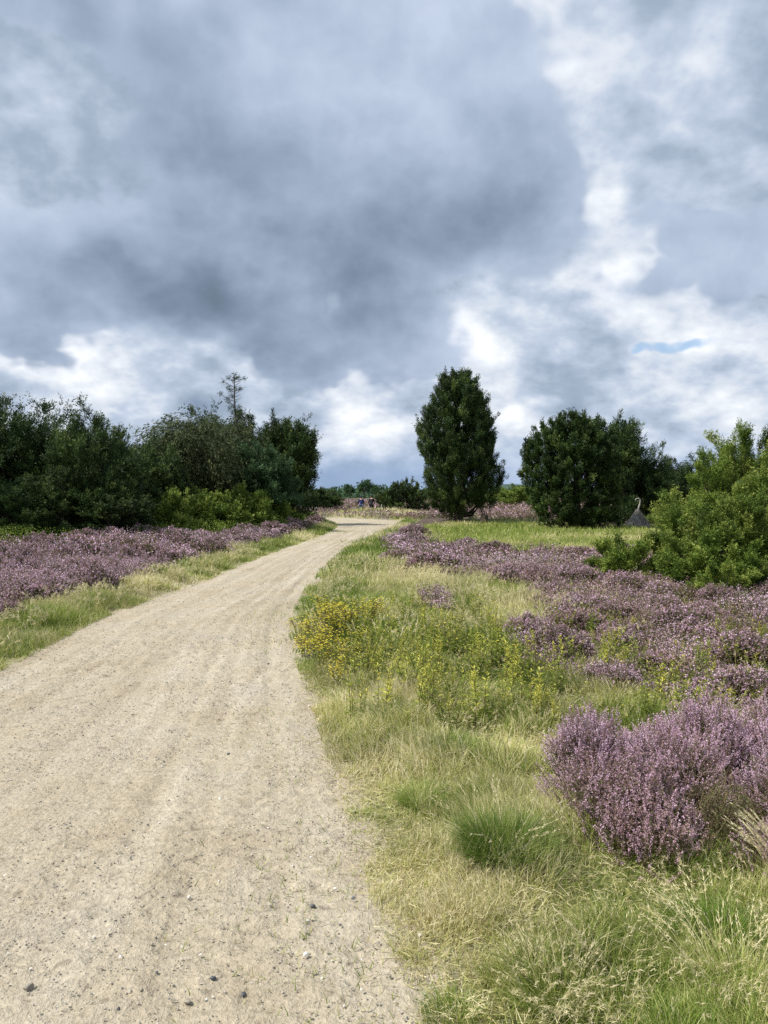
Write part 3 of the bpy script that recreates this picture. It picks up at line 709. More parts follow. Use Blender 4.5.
# the rest of the heath: uncountable carpet of sprigs
CP = Acc()
def carpet(n, y0, y1, x0f, x1f, hl, fs, q, thr=.35):
    x, y = band_points(n, y0, y1, x0f, x1f); hz = heath(x, y)
    b = fbm(x * 1.5, y * 1.5, 3, 90)
    k = rng.random(len(x)) < hz * (.35 + .9 * sm(b, .35, .6)); x, y, b = x[k], y[k], b[k]; n = len(x)
    h = hl * (.35 + .9 * sm(b, .35, .68)) * rng.uniform(.6, 1.1, n)
    P = np.stack([x, y, H(x, y)], 1); D = nrm(np.array([0, 0, 1.]) + rng.normal(size=(n, 3)) * .3)
    S = perp(D); tip = P + D * h[:, None]
    CP.add(np.stack([P - S * fs * .35, P + S * fs * .35, tip], 1), TRI, rng.random(n) * .9, 0)
    t = .45 + .6 * rng.random((n, q, 1)); Pq = P[:, None] + (tip - P)[:, None] * t + rng.normal(size=(n, q, 3)) * fs * .6
    Dq = nrm(rng.normal(size=(n, q, 3)) + np.array([0, 0, .7])); big = fbm(x * .5, y * .5, 3, 92)
    tt = np.clip(.62 + 1.1 * (big - .5) + .12 * rng.normal(size=n) - .28 * (y0 > 40), 0, 1)
    brown = rng.random((n, q)) < .36 + .4 * sm(fbm(x * .9, y * .9, 2, 93), .5, .7)[:, None]
    L_ = (fs * rng.uniform(.9, 1.7, n * q))
    Vq = dias(Pq.reshape(-1, 3), Dq.reshape(-1, 3), L_, L_ * .7); br = brown.ravel()
    tq = np.clip(np.repeat(tt[:, None], q, 1) + .1 * rng.normal(size=(n, q)), 0, 1).ravel()
    CP.add(Vq[~br], DIA, tq[~br], 1); CP.add(Vq[br], DIA, rng.random(br.sum()), 0)
carpet(30000, 4.9, 9, lambda y: 1 + 0 * y, lambda y: .5 * y + 2.6, .17, .011, 9)
carpet(36000, 9, 17, lambda y: .5 + 0 * y, lambda y: .5 * y + 2, .19, .017, 8)
carpet(34000, 17, 32, lambda y: -1 + 0 * y, lambda y: .5 * y + 2, .20, .034, 6)
carpet(40000, 5, 16, lambda y: -.5 * y - 2.5, lambda y: XL(y) - .6, .30, .018, 8)
carpet(50000, 16, 46, lambda y: np.maximum(-.5 * y - 3, belt(y)), lambda y: XL(np.minimum(y, 42)) - .6, .32, .034, 6)
carpet(60000, 44, 90, lambda y: -.45 * y, lambda y: .5 * y, .28, .075, 5)
carpet(70000, 90, 260, lambda y: -.4 * y, lambda y: .45 * y, .45, .22, 4)
tag(CP.build('heather_carpet', [M['heather_leaf'], M['heather_bloom']]), 'low purple and brown heather covering the heath between the bushes', 'heather', kind='stuff')

# ------------------------------------------------------------------ leafy weeds and yellow flowers
def weed(seed, h, leaves, ll, fl, stems=1, tint=.5, part_names=('stem', 'leaves', 'flower_head')):
    r = np.random.default_rng(seed); st, lf, fw = Acc(), Acc(), Acc(); tips = []
    for s in range(stems):
        a = r.random() * 6.28; lean = r.uniform(.05, .35) if stems > 1 else r.uniform(0, .15)
        b0 = np.array([math.cos(a) * .02 * stems ** .5, math.sin(a) * .02 * stems ** .5, 0]); hh = h * r.uniform(.7, 1.1)
        t = np.linspace(0, 1, 6)[:, None]; pts = b0 + np.array([0, 0, hh]) * t + np.array([math.cos(a), math.sin(a), 0]) * lean * hh * t ** 1.6
        tube(st, pts, np.linspace(.0035, .0015, 6), 4, .3); tips.append(pts[-1])
        n = leaves; tt = .12 + .88 * r.random(n) ** .8; P = np.stack([np.interp(tt, t[:, 0], pts[:, k]) for k in range(3)], 1)
        th = np.arange(n) * 2.4 + r.random() * 6; D = nrm(np.stack([np.cos(th), np.sin(th), .35 + .7 * tt], 1))
        L_ = ll * (1.25 - .65 * tt) * r.uniform(.7, 1.2, n); S = nrm(np.cross(D, [0, 0, 1.]))
        V = dias(P, D, L_, L_ * .26, r, S); V[:, 2, 2] -= L_ * .25
        lf.add(V, DIA, np.clip(r.normal(tint, .20, n) + .35 * (tt - .55), 0, 1))
    for tip in tips:
        if not fl: break
        for k in range(fl):
            c = tip + np.array([*(r.normal(size=2) * .045), r.uniform(-.14, .03)])
            tube(st, [tip - [0, 0, .05], (tip + c) / 2 - [0, 0, .012], c], .0012, 3, .6)
            m = 8; th = np.arange(m) * 2 * PI / m + r.random(); D = nrm(np.stack([np.cos(th), np.sin(th), .25 + .2 * r.random(m)], 1))
            fw.add(dias(np.repeat(c[None], m, 0), D, .015, .009, r, nrm(np.cross(D, [0, 0, 1.]))), DIA, np.clip(r.normal(.6, .3, m), 0, 1))
            V, F = _ico1; fw.add((V * [.0045, .0045, .0035] + c)[None], F, .5)
    return st, lf, fw
_ico1 = ico(1)
def weed_obj(name, seed, h, leaves, ll, fl, stems, tint, flmat='petal'):
    st, lf, fw = weed(seed, h, leaves, ll, fl, stems, tint); root = empty(name)
    st.build('stems', M['stalk'], root); lf.build('leaves', M['weed'], root)
    if fl: fw.build('blossoms', M[flmat], root)
    return root
yf = [weed_obj('yellow_wildflower', 40 + i, .34, 24, .035, 13, 9, .48) for i in range(3)]
YS = [(306, 7.6), (318, 7.9), (330, 8.3), (342, 8.8), (312, 8.6), (326, 9.2), (340, 9.6), (300, 8.3), (352, 8.4), (345, 7.5), (348, 7.1), (332, 6.6), (338, 6.3), (320, 7.0), (366, 8.8), (378, 9.3), (310, 7.3), (324, 8.5), (358, 7.8), (330, 7.6)]
for i, (px, Y) in enumerate(YS):
    x = max(gx(px, Y), float(XR(Y)) + .06); s = (.62, .8, .95)[i % 3] if i not in (9, 10, 11, 12) else .55
    o = place(yf[i % 3], (x, Y, float(H(x, Y))), rng.random() * 6, s)
    tag(o, 'yellow flowering wild plant in the patch beside the path bend' if s > .56 else 'low yellow flowering plant in front of the main yellow patch', 'wildflower', 'yellow flowers beside the path')
gw = [weed_obj('green_weed', 50 + i, .32, 34, .060, 0, 4, .50 + .10 * i) for i in range(4)]
gw += [weed_obj('green_weed', 55 + i, .34, 30, .055, 1, 4, .6) for i in range(2)]
n = 0; tries = 0; wp = []
while n < 250 and tries < 20000:
    tries += 1
    y = rng.uniform(4.9, 10.5); x = rng.uniform(-.6, .5 * y)
    m = max(gauss(x, y, .60, 6.9, .95, 2.0), gauss(x, y, 1.25, 5.3, .9, .55), gauss(x, y, 2.7, 5.7, 1.1, .5), gauss(x, y, 3.4, 7.4, .7, .5) * .9, gauss(x, y, .0, 8.6, .6, 1.2) * .7, gauss(x, y, 2.1, 6.8, 1.6, 1.6) * .5)
    if rng.random() > m ** 1.2 or x < XR(y) + .25 or any((x - a) ** 2 + (y - b) ** 2 < .011 for a, b in wp): continue
    if y < 5.0 and x > .6: continue
    wp.append((x, y)); n += 1
    i = rng.integers(4) if rng.random() < .9 else 4 + rng.integers(2); s = rng.uniform(.45, 1.12) * (.8 if x > 1.2 else 1)
    o = place(gw[i], (x, y, float(H(x, y))), rng.random() * 6, s)
    tag(o, 'yellowish green leafy weed in the patch between the grass and the heather', 'weed', 'leafy green weeds beside the heather')
# bilberry and bramble cover under and before the left trees, and in the meadow
BB = Acc()
def cover(n, y0, y1, x0f, x1f, mask, hl, ls, q=8):
    x, y = band_points(n, y0, y1, x0f, x1f); k = rng.random(len(x)) < mask(x, y); x, y = x[k], y[k]; n = len(x)
    hh = hl * (.4 + .9 * fbm(x * .9, y * .9, 3, 95)); P = np.stack([x, y, H(x, y)], 1)[:, None] + rng.random((n, q, 1)) * hh[:, None, None] * [0, 0, 1] + rng.normal(size=(n, q, 3)) * ls * 1.2 * [1, 1, .3]
    D = nrm(rng.normal(size=(n, q, 3)) + [0, 0, .8]); L_ = ls * rng.uniform(.6, 1.4, n * q)
    BB.add(dias(P.reshape(-1, 3), D.reshape(-1, 3), L_, L_ * .5), DIA, np.clip(rng.normal(.5, .25, n * q), 0, 1))
cover(26000, 14, 46, lambda y: belt(y) - 3, lambda y: belt(y) + 4.2, lambda x, y: bilberry_strip(x, y), .50, .05)
cover(9000, 24, 46, lambda y: 1 + 0 * y, lambda y: .4 * y, lambda x, y: meadow(x, y) * .45, .12, .045, 5)
tag(BB.build('ground_cover', M['bilberry']), 'low bright green leafy cover before the trees and in the clearing', 'ground cover', kind='stuff')
# ------------------------------------------------------------------ trees
def crown(lobes, n, pl, nn, nl, nw, seed, up=.7, out=1.0, gap=.0, inner=.25, droop=0., jit=.3, gscale=1.2, lump=.22, clump=16, cs=1.25, el=1.3):
    """feathery crown: plumes of needles on and in the lobes (cx,cy,cz,rx,ry,rz)"""
    r = np.random.default_rng(seed); Lb = np.array(lobes, float)
    area = (Lb[:, 3] * Lb[:, 4] * Lb[:, 5]) ** (2 / 3)
    nc = max(30, n // clump); pick = r.choice(len(Lb), nc, p=area / area.sum()); B = Lb[pick]
    uc = rdir(nc, r); rad = np.where(r.random(nc) < inner, r.uniform(.35, .75, nc), r.uniform(.80, 1.04, nc))
    wob = 1 + lump * (fbm(uc[:, 0] * 2.2 + pick * 3 + 7, uc[:, 2] * 2.2 + uc[:, 1] * 1.7 + 5, 3, seed % 50) - .5) * 2
    Cc = B[:, :3] + uc * B[:, 3:] * (rad * wob)[:, None]
    cd_ = nrm(nrm(uc / B[:, 3:]) * out + [0, 0, up * .8] + r.normal(size=(nc, 3)) * .25)
    csz = pl * cs * r.uniform(.6, 1.3, nc); ctint = r.normal(0, .13, nc)
    keep = np.ones(nc, bool)
    for L1 in Lb:
        q = np.sqrt((((Cc - L1[:3]) / L1[3:]) ** 2).sum(1)); keep &= ~((q < .5) & (r.random(nc) < .75))
    if gap: keep &= fbm(Cc[:, 0] * gscale + Cc[:, 1] * .7, Cc[:, 2] * gscale + Cc[:, 1] * .5, 3, (seed + 9) % 40) > gap
    ci = r.choice(np.nonzero(keep)[0], n)
    al = r.random((n, 1)) ** .8
    rd = rdir(n, r)
    P = Cc[ci] + cd_[ci] * csz[ci][:, None] * (al * 1.5 - .6) * el + rd * csz[ci][:, None] * .62 / el ** .5 * (1.1 - .8 * al)
    u = nrm(cd_[ci] + rd * .55); kz = P[:, 2] > .04; P, u, ci = P[kz], u[kz], ci[kz]; n = len(P)
    ctr = Lb[:, :3].mean(0); o = nrm(u + .15 * nrm(P - ctr))
    D = nrm(o * out + np.array([0, 0, up - droop]) + r.normal(size=(n, 3)) * jit)
    PLn = pl * r.uniform(.55, 1.35, n)
    t = r.random((n, nn, 1)); side = perp(np.repeat(D, nn, 0), r).reshape(n, nn, 3)
    Q = P[:, None] + D[:, None] * PLn[:, None, None] * t + side * (PLn[:, None, None] * .24) * (1 - t * .75) * r.random((n, nn, 1))
    if droop: Q[:, :, 2] -= (t[..., 0] ** 2) * PLn[:, None] * .45 * droop
    ND = nrm(D[:, None] * 1.0 + side * .9 + r.normal(size=(n, nn, 3)) * .25)
    if droop: ND = nrm(ND + [0, 0, -.6 * droop])
    LL = (nl * r.uniform(.6, 1.3, (n, nn))).ravel()
    tint = np.clip(r.normal(.38, .12, n)[:, None] + ctint[ci][:, None] + .22 * t[..., 0] + r.normal(size=(n, nn)) * .08, 0, 1).ravel()
    a = Acc(); a.add(dias(Q.reshape(-1, 3), ND.reshape(-1, 3), LL, LL * nw, r), DIA, tint); return a
def trunk(lobes, h, r0, seed, stems=1, limbs=True, tint=.4, base_spread=.12):
    r = np.random.default_rng(seed + 500); a = Acc()
    for s in range(stems):
        th = s * 2.4 + r.random(); b = np.array([math.cos(th), math.sin(th), 0]) * base_spread * (stems > 1)
        t = np.linspace(0, 1, 8)[:, None]
        pts = b + np.array([0, 0, h]) * t + np.array([math.cos(th), math.sin(th), 0]) * h * .12 * (stems > 1) * t ** 1.5 + r.normal(size=(8, 3)) * [.025, .025, 0] * h * .3 * t
        pts[0, 2] = -.1
        tube(a, pts, np.linspace(r0, r0 * .18, 8) / stems ** .4, 8, r.uniform(tint - .2, tint + .2))
    if limbs:
        for L1 in lobes:
            for k in range(3):
                z0 = max(.15, min(L1[2] * .55, h * .8)) * r.uniform(.5, 1.1); e = np.array(L1[:3]) + rdir(1, r)[0] * np.array(L1[3:]) * .7
                s0 = np.array([0, 0, min(z0, h * .9)]); mid = (s0 + e) / 2 + [0, 0, -.08 * h * r.random()]
                tube(a, [s0, mid, e], [r0 * .38, r0 * .25, r0 * .08], 5, r.uniform(0, .8))
    return a
def tree(name, lobes, h, r0, mat, seed, tr=dict(), **kw):
    root = empty(name)
    trunk(lobes, h, r0, seed, **tr).build('trunk', M['bark'], root)
    crown(lobes, seed=seed, **kw).build('crown', M[mat], root)
    return root
# --- left belt prototypes (real size about 4.5 m)
def jag(seed, h, w, n=6):
    """ragged juniper: a tall core with leaning leaders"""
    r = np.random.default_rng(seed); L = [(0, 0, h * .36, w * .50, w * .50, h * .38)]
    for k in range(n):
        a = k * 2.4 + r.random(); d = w * r.uniform(.18, .45); z = h * r.uniform(.42, .80)
        L.append((math.cos(a) * d, math.sin(a) * d, z, w * r.uniform(.12, .18), w * r.uniform(.12, .18), min(h * 1.02 - z, h * .28) * r.uniform(.8, 1.1)))
    for k in range(3):
        a = k * 2.1 + r.random() * 2; d = w * r.uniform(.05, .32); z = h * r.uniform(.86, .93); L.append((math.cos(a) * d, math.sin(a) * d, z, w * .06, w * .06, h * .14))
    return L
ragA = tree('juniper_tree', jag(1, 4.5, 2.6), 3.6, .11, 'juniper_dark', 101, n=3600, pl=.42, nn=20, nl=.13, nw=.26, gap=.36, el=1.7, up=1.0, tr=dict(stems=3))
ragB = tree('juniper_tree', jag(5, 4.4, 2.4, 8), 3.6, .11, 'juniper_dark', 102, n=3600, pl=.46, nn=20, nl=.13, nw=.26, gap=.37, el=1.7, up=1.1, tr=dict(stems=2))
ragC = tree('juniper_tree', jag(9, 4.2, 3.0, 7), 3.2, .12, 'juniper_dark', 103, n=3600, pl=.40, nn=20, nl=.13, nw=.26, gap=.37, el=1.5, up=.8, tr=dict(stems=4))
weep = tree('weeping_tree', [(0, 0, 2.6, 1.5, 1.5, 1.7), (-.9, 0, 2.9, .8, .8, 1.2), (.8, .3, 3.0, .8, .8, 1.2), (.1, -.6, 3.6, .8, .8, .8)], 3.8, .14, 'juniper_olive', 104,
            n=3300, pl=.75, nn=22, nl=.15, nw=.24, gap=.34, up=.5, droop=1.3, tr=dict(stems=2))
blue = tree('young_pine', [(0, 0, 1.6, 1.25, 1.25, 1.5), (.1, 0, 2.7, .85, .85, 1.1), (-.2, 0, 3.5, .45, .45, .8)], 3.8, .10, 'juniper_blue', 105,
            n=3000, pl=.34, nn=22, nl=.14, nw=.22, gap=.36, up=.6)
col_ = tree('juniper_tree', [(0, 0, 1.9, .78, .78, 1.9), (.28, 0, 3.4, .48, .48, 1.3), (-.35, .1, 3.4, .42, .42, 1.2), (.45, 0, 2.0, .5, .5, 1.3)], 4.2, .10, 'juniper_dark', 106,
            n=3200, pl=.42, nn=22, nl=.12, nw=.30, gap=.33, up=1.1)
lowb = tree('low_juniper', [(0, 0, .55, .9, .8, .6), (.7, .1, .45, .6, .6, .5), (-.7, 0, .45, .6, .6, .5), (.2, -.3, .8, .5, .5, .4)], .7, .06, 'juniper_bright', 107,
            n=1500, pl=.26, nn=20, nl=.10, nw=.34, gap=.3, up=.8, tr=dict(stems=3))
SHR = .86
BG = 'trees of the dark belt left of the path'
def put(pr, px, Y, dz, rz, s, lab, cat='juniper', grp=BG):
    x = gx(px, Y); s = tuple(np.array(s) * SHR * (1, 1, .97)) if grp == BG else s
    o = place(pr, (x, Y, float(H(x, Y)) - .05 + dz), rz, s); tag(o, lab, cat, grp); return o
put(ragA, 6, 26, 0, .3, (.95, .95, 1.02), 'dark ragged juniper at the left edge of the picture')
put(ragB, 52, 26.5, 0, 1.2, (.95, .95, 1.04), 'dark juniper with two blunt tops, second from the left edge')
put(ragC, 94, 25.6, 0, 2.9, (.8, .8, 1.03), 'dark juniper with a hooked leaning top in the left belt')
put(ragB, 128, 27.5, 0, 4.1, (.8, .8, .72), 'lower dark juniper right of the one with the hooked top')
put(ragC, 153, 29, 0, .8, (.8, .8, .82), 'mid green juniper where the belt dips, left of the weeping tree')
put(ragA, 60, 24.4, 0, 3.3, (.62, .62, .50), 'small half height juniper in front of the left dark trees')
put(ragC, 112, 24.8, 0, 5.5, (.68, .68, .42), 'low spreading juniper with dead twigs before the dark belt')
put(ragA, 20, 23.8, 0, 5.2, (.6, .6, .45), 'low dark juniper at the left edge in front of the tall ones')
put(weep, 184, 31.5, 0, .2, (1.05, 1.05, 1.02), 'olive green weeping tree with hanging sprays', 'tree')
put(weep, 222, 34.5, 0, 2.0, (.95, .95, 1.06), 'second olive drooping tree, behind the bright low bushes', 'tree')
put(blue, 256, 33.5, 0, .9, (1.2, 1.2, 1.0), 'blue green bushy young pine with a rounded top', 'pine')
put(col_, 279, 41.5, 0, 1.0, (1.0, 1.0, 1.26), 'narrow dark juniper, left one of the pair at the belt end')
put(col_, 299, 40.5, 0, 2.6, (1.0, 1.0, 1.24), 'columnar dark juniper at the right end of the belt')
put(ragB, 205, 37, 0, .5, (1.1, 1.1, 1.22), 'dark juniper showing a small spike above the weeping tree')
put(ragA, 245, 40, 0, 2.5, (1.1, 1.1, 1.15), 'dark juniper behind the young pine')
put(ragA, -60, 24, 0, 1.9, (1.2, 1.2, 1.1), 'dark juniper just outside the left edge of the picture')
put(ragC, -30, 28, 0, 4.4, (1.2, 1.2, 1.15), 'tall dark juniper behind the left edge')
put(ragB, 30, 31, 0, 2.2, (1.25, 1.25, 1.15), 'dark juniper behind the first trees of the belt')
put(ragC, 90, 31, 0, .1, (1.1, 1.1, 1.0), 'dark juniper behind the one with the hooked top')
put(ragB, 146, 35, 0, 3.4, (.9, .9, .80), 'dark juniper behind the dip of the belt')
LG = 'bright low bushes before the left belt'
put(lowb, 205, 29, 0, .2, (1.0, 1.0, .95), 'bright green low juniper, left one before the weeping tree', 'juniper', LG)
put(lowb, 240, 31, 0, 2.1, (1.1, 1.1, 1.05), 'bright green low juniper, middle one below the young pine', 'juniper', LG)
put(lowb, 268, 33, 0, 4.0, (.95, .95, .95), 'bright green low juniper, right one before the columnar junipers', 'juniper', LG)
put(lowb, 172, 27.5, 0, 5.0, (.85, .85, .95), 'bright green low juniper at the dip of the belt', 'juniper', LG)
# thin tall pine behind the belt
def thin_pine():
    root = empty('thin_pine'); a = Acc(); c = Acc(); r = np.random.default_rng(77)
    t = np.linspace(0, 1, 14)[:, None]; pts = np.array([0, 0, 7.4]) * t + np.concatenate([np.sin(t * 5) * .10, np.cos(t * 4) * .06, 0 * t], 1); pts[0, 2] = -.1
    tube(a, pts, np.linspace(.10, .018, 14), 8, .5); ends = []
    for k in range(34):
        z = 5.3 + 2.05 * (k / 34) ** .9; th = k * 2.4; l = (.15 + .45 * math.sin(PI * min(1, (z - 5.0) / 2.6)) ** .8) * r.uniform(.45, 1.2)
        p0 = np.array([np.interp(z / 7.4, t[:, 0], pts[:, i]) for i in range(3)]); e = p0 + np.array([math.cos(th) * l, math.sin(th) * l, l * .45])
        tube(a, [p0, (p0 + e) / 2 - [0, 0, .03], e], [.016, .011, .006], 4, .4); ends.append(e)
        if r.random() < .5: m = (p0 + e) / 2; e2 = m + rdir(1, r)[0] * .25 + [0, 0, .15]; tube(a, [m, (m + e2) / 2, e2], [.008, .006, .004], 4, .4); ends.append(e2)
    E = np.array(ends); E = E[r.random(len(E)) < .6]; q = 60
    P = np.repeat(E, q, 0) + r.normal(size=(len(E) * q, 3)) * .06; D = nrm(rdir(len(P), r) + [0, 0, .45])
    c.add(dias(P, D, .13 * r.uniform(.6, 1.2, len(P)), .02, r), DIA, r.random(len(P)) * .6)
    a.build('trunk', M['bark'], root); c.build('crown', M['juniper_dark'], root); return root
tp = thin_pine(); x = gx(237, 37); tp.location = (x, 37, float(H(x, 37)) - .05); tp.scale = (1, 1, .93); tag(tp, 'tall thin pine with sparse tufts rising above the left trees', 'pine', BG)

# --- the big column juniper by the path
colobes = [(0, 0, 2.6, 1.75, 1.75, 2.5), (-.25, 0, 4.6, 1.9, 1.8, 2.3), (.0, 0, 6.1, 1.35, 1.3, 1.75), (-.9, 0, 4.5, 1.3, 1.3, 1.9), (.85, .1, 4.9, 1.05, 1.1, 1.9), (1.5, -.2, 2.6, .85, .8, 1.2), (-.8, 0, 1.8, .95, 1.0, 1.5), (.4, 0, 6.9, .7, .7, 1.0), (-.4, 0, 6.9, .65, .7, .95), (1.5, .1, 1.2, .5, .5, .8)]
big = tree('column_juniper', colobes, 7.0, .24, 'juniper_dark', 201, n=12500, pl=.30, nn=22, nl=.12, nw=.22, gap=.29, up=1.6, inner=.22, gscale=1.1, lump=.05, clump=7, cs=.75, el=1.9, tr=dict(stems=3))
x = gx(459, 42); big.location = (x, 42, float(H(x, 42)) - .1); big.scale = (.97, .97, .99)
tag(big, 'tall egg shaped dark juniper standing alone just right of the path', 'juniper')
# --- the broad round juniper
rlobes = [(0, 0, 2.3, 1.9, 1.8, 2.35), (-.9, 0, 3.3, 1.35, 1.3, 1.55), (.6, 0, 3.6, 1.45, 1.4, 1.45), (-1.5, .1, 2.8, .95, 1.0, 1.5), (-.2, -.6, 4.0, 1.2, 1.1, 1.15), (1.5, -.2, 1.5, .9, .9, 1.5), (1.2, -.3, 2.9, .9, .9, 1.3), (-.9, -.3, 1.2, 1.1, 1.0, 1.2), (0, -.8, 1.7, 1.2, .9, 1.7)]
rnd = tree('round_juniper', rlobes, 4.6, .24, 'juniper_dark', 202, n=11000, pl=.27, nn=22, nl=.11, nw=.26, gap=.27, up=1.0, inner=.18, lump=.09, clump=10, cs=.8, el=1.3, tr=dict(stems=4))
x = gx(574, 36.5); rnd.location = (x, 36.5, float(H(x, 36.5)) - .05); rnd.scale = (.95, .95, 1.0)
tag(rnd, 'broad round topped dark juniper at the back of the green clearing', 'juniper')
MG = 'dark trees behind the green clearing'
put(col_, 623, 41, 0, .9, (.95, .95, 1.08), 'dark narrow tree directly right of the broad juniper', 'juniper', MG)
put(ragB, 652, 41.5, 0, 3.0, (.8, .8, .86), 'dark tree with a notched top and grey bark above the dead brushwood', 'juniper', MG)
put(ragA, 672, 43, 0, 1.4, (.8, .8, .66), 'low dark tree just left of the bright junipers', 'juniper', MG)
put(ragC, 700, 44, 0, 2.4, (1.0, 1.0, .72), 'dark tree hidden behind the bright junipers', 'juniper', MG)
# --- bright junipers on the right
def brj(name, lobes, h, seed, n, **kw):
    d = dict(pl=.18, nn=24, nl=.040, nw=.36, gap=.36, up=.8, inner=.12, lump=.34, gscale=2.4, clump=34, cs=1.15, el=1.4); d.update(kw)
    return tree(name, lobes, h, .06, 'juniper_bright', seed, n=n, tr=dict(stems=4, base_spread=.1), **d)
RG = 'bright green junipers at the right'
b1 = brj('low_juniper', [(0, 0, .42, .42, .40, .42), (.35, .1, .38, .35, .35, .38), (-.28, 0, .32, .28, .28, .32)], .6, 301, 1300, pl=.15)
b2 = brj('juniper_bush', [(0, 0, .55, .55, .5, .6), (.25, -.15, .8, .35, .33, .45), (-.35, .1, .8, .35, .35, .5), (.55, .1, .5, .42, .4, .55), (.1, .3, 1.1, .38, .35, .45)], 1.2, 302, 4400, pl=.16)
b3 = brj('juniper_bush', [(0, 0, .8, .55, .5, .85), (-.3, 0, 1.3, .38, .35, .6), (.35, .1, 1.1, .4, .4, .7), (0, .2, 1.6, .3, .3, .4)], 1.6, 303, 4400)
b4 = brj('juniper_tree', [(0, 0, 1.0, .5, .5, 1.0), (-.3, 0, 1.8, .25, .25, .6), (.15, .1, 2.05, .28, .28, .65), (.35, 0, 1.5, .32, .3, .7)], 2.3, 304, 3400, gap=.38)
put(b1, 630, 13.6, 0, .3, (1.05, 1.05, 1.05), 'low rounded light green juniper at the left foot of the group', 'juniper', RG)
put(b3, 690, 13.6, 0, 1.2, (.85, .85, .70), 'dense bright juniper with stepped top, left part of the group', 'juniper', RG)
put(b2, 712, 11.7, 0, .2, (.88, .88, .80), 'low dense bright juniper bulging forward over the heather', 'juniper', RG)
put(b2, 762, 12.2, 0, 2.6, (.9, .9, .92), 'bright juniper cut off by the right edge of the picture', 'juniper', RG)
put(b4, 716, 15.6, 0, .4, (.75, .75, .93), 'thin open juniper with bare dark stem behind the dense ones', 'juniper', RG)
put(b4, 746, 16.2, 0, 2.2, (1.05, 1.05, 1.12), 'tallest bright juniper, with a rounded top against the sky', 'juniper', RG)
put(b3, 766, 14.2, 0, 3.6, (.9, .9, .98), 'tall pale green juniper at the right edge behind the low ones', 'juniper', RG)
put(b3, 684, 17.5, 0, 5.0, (.9, .9, .68), 'bright juniper peeping between the dark trees and the dense group', 'juniper', RG)
put(b3, 810, 13.0, 0, 1.6, (1.1, 1.1, 1.2), 'bright juniper just outside the right edge', 'juniper', RG)
put(b1, 725, 11.2, 0, 4.1, (.8, .8, .7), 'smallest bright juniper tuft at the front of the group', 'juniper', RG)
# --- distant bushes and woods
bush = tree('round_bush', [(0, 0, 1.05, 1.5, 1.2, 1.1), (-1.1, 0, .95, 1.0, 1.0, .95), (1.15, 0, 1.0, 1.0, 1.0, .95), (-.6, 0, 1.75, .8, .8, .7), (.6, 0, 1.7, .8, .8, .7)], 1.6, .12, 'juniper_dark', 401, n=2600, pl=.32, nn=16, nl=.14, nw=.4, gap=.28, up=.7, tr=dict(stems=3))
put(bush, 403, 70, .0, .3, (1.0, 1.0, 1.12), 'round dark bush right of the two cyclists', 'bush', 'bushes out on the heath')
put(bush, 326, 92, 0, 2.2, (1.0, 1.0, .85), 'flat dark bush at the end of the belt, left of the cyclists', 'bush', 'bushes out on the heath')
put(bush, 312, 84, 0, 4.2, (1.0, 1.0, .85), 'dark bush half hidden by the columnar juniper', 'bush', 'bushes out on the heath')
put(lowb, 519, 120, 0, .4, (3.0, 3.0, 2.0), 'lighter green bush between the tall juniper and the broad one', 'bush', 'bushes out on the heath')
put(lowb, 503, 150, 0, 1.4, (3.0, 3.0, 1.9), 'small far green bush close to the tall juniper', 'bush', 'bushes out on the heath')
def flat_pine(seed):
    return tree('distant_pine', [(0, 0, 4.6, 1.9, 1.7, .55), (-1.3, 0, 4.1, 1.4, 1.2, .45), (1.5, .3, 4.9, 1.3, 1.2, .4), (.5, 0, 3.4, 1.4, 1.2, .4)], 4.6, .2, 'juniper_blue', seed, n=900, pl=.5, nn=12, nl=.3, nw=.3, gap=.3, up=.4)
fp = flat_pine(402)
put(fp, 364, 300, 0, .3, 1.25, 'flat topped pine on the far edge of the heath above the cyclists', 'pine', 'far trees at the heath edge')
put(fp, 375, 330, 0, 1.3, 1.0, 'low far pine right of the flat topped one', 'pine', 'far trees at the heath edge')
put(fp, 350, 340, 0, 3.3, 1.05, 'low far pine left of the flat topped one', 'pine', 'far trees at the heath edge')
W = Acc(); nW = 1500; r = np.random.default_rng(9)
for k in range(nW):
    yy = r.uniform(430, 620); xx = r.uniform(-520, 560); hh = (4.2 + 3.0 * float(vnoise(xx * .02, yy * .004, 3))) * r.uniform(.7, 1.1)
    if hh < 1: continue
    q = 30; u = rdir(q, r); P = np.array([xx, yy, hh * .5 + float(H(np.array([xx]), np.array([yy]))[0])]) + u * [hh * .7, hh * .7, hh * .5]
    W.add(dias(P, nrm(u + [0, 0, .5]), 1.6, 1.1, r), DIA, r.random(q) * .8)
tag(W.build('far_woodland', M['juniper_blue']), 'thin line of far woodland along the horizon', 'woodland', kind='stuff')
# low wooded rise far right
hx = np.linspace(-500, 900, 60); hy = np.linspace(1500, 2600, 24); HX, HY = np.meshgrid(hx, hy)
HZ = 26 * np.exp(-((HX - 330) / 260) ** 2 - ((HY - 2050) / 330) ** 2) + 8 * fbm(HX * .01, HY * .01, 3, 3) * np.exp(-((HY - 2050) / 300) ** 2) - 1.5
ho = grid_mesh('hills', HX, HY, HZ, plain('far_wood_mat', (.05, .085, .075), .9, 0, .02, .3)); ho['kind'] = 'structure'
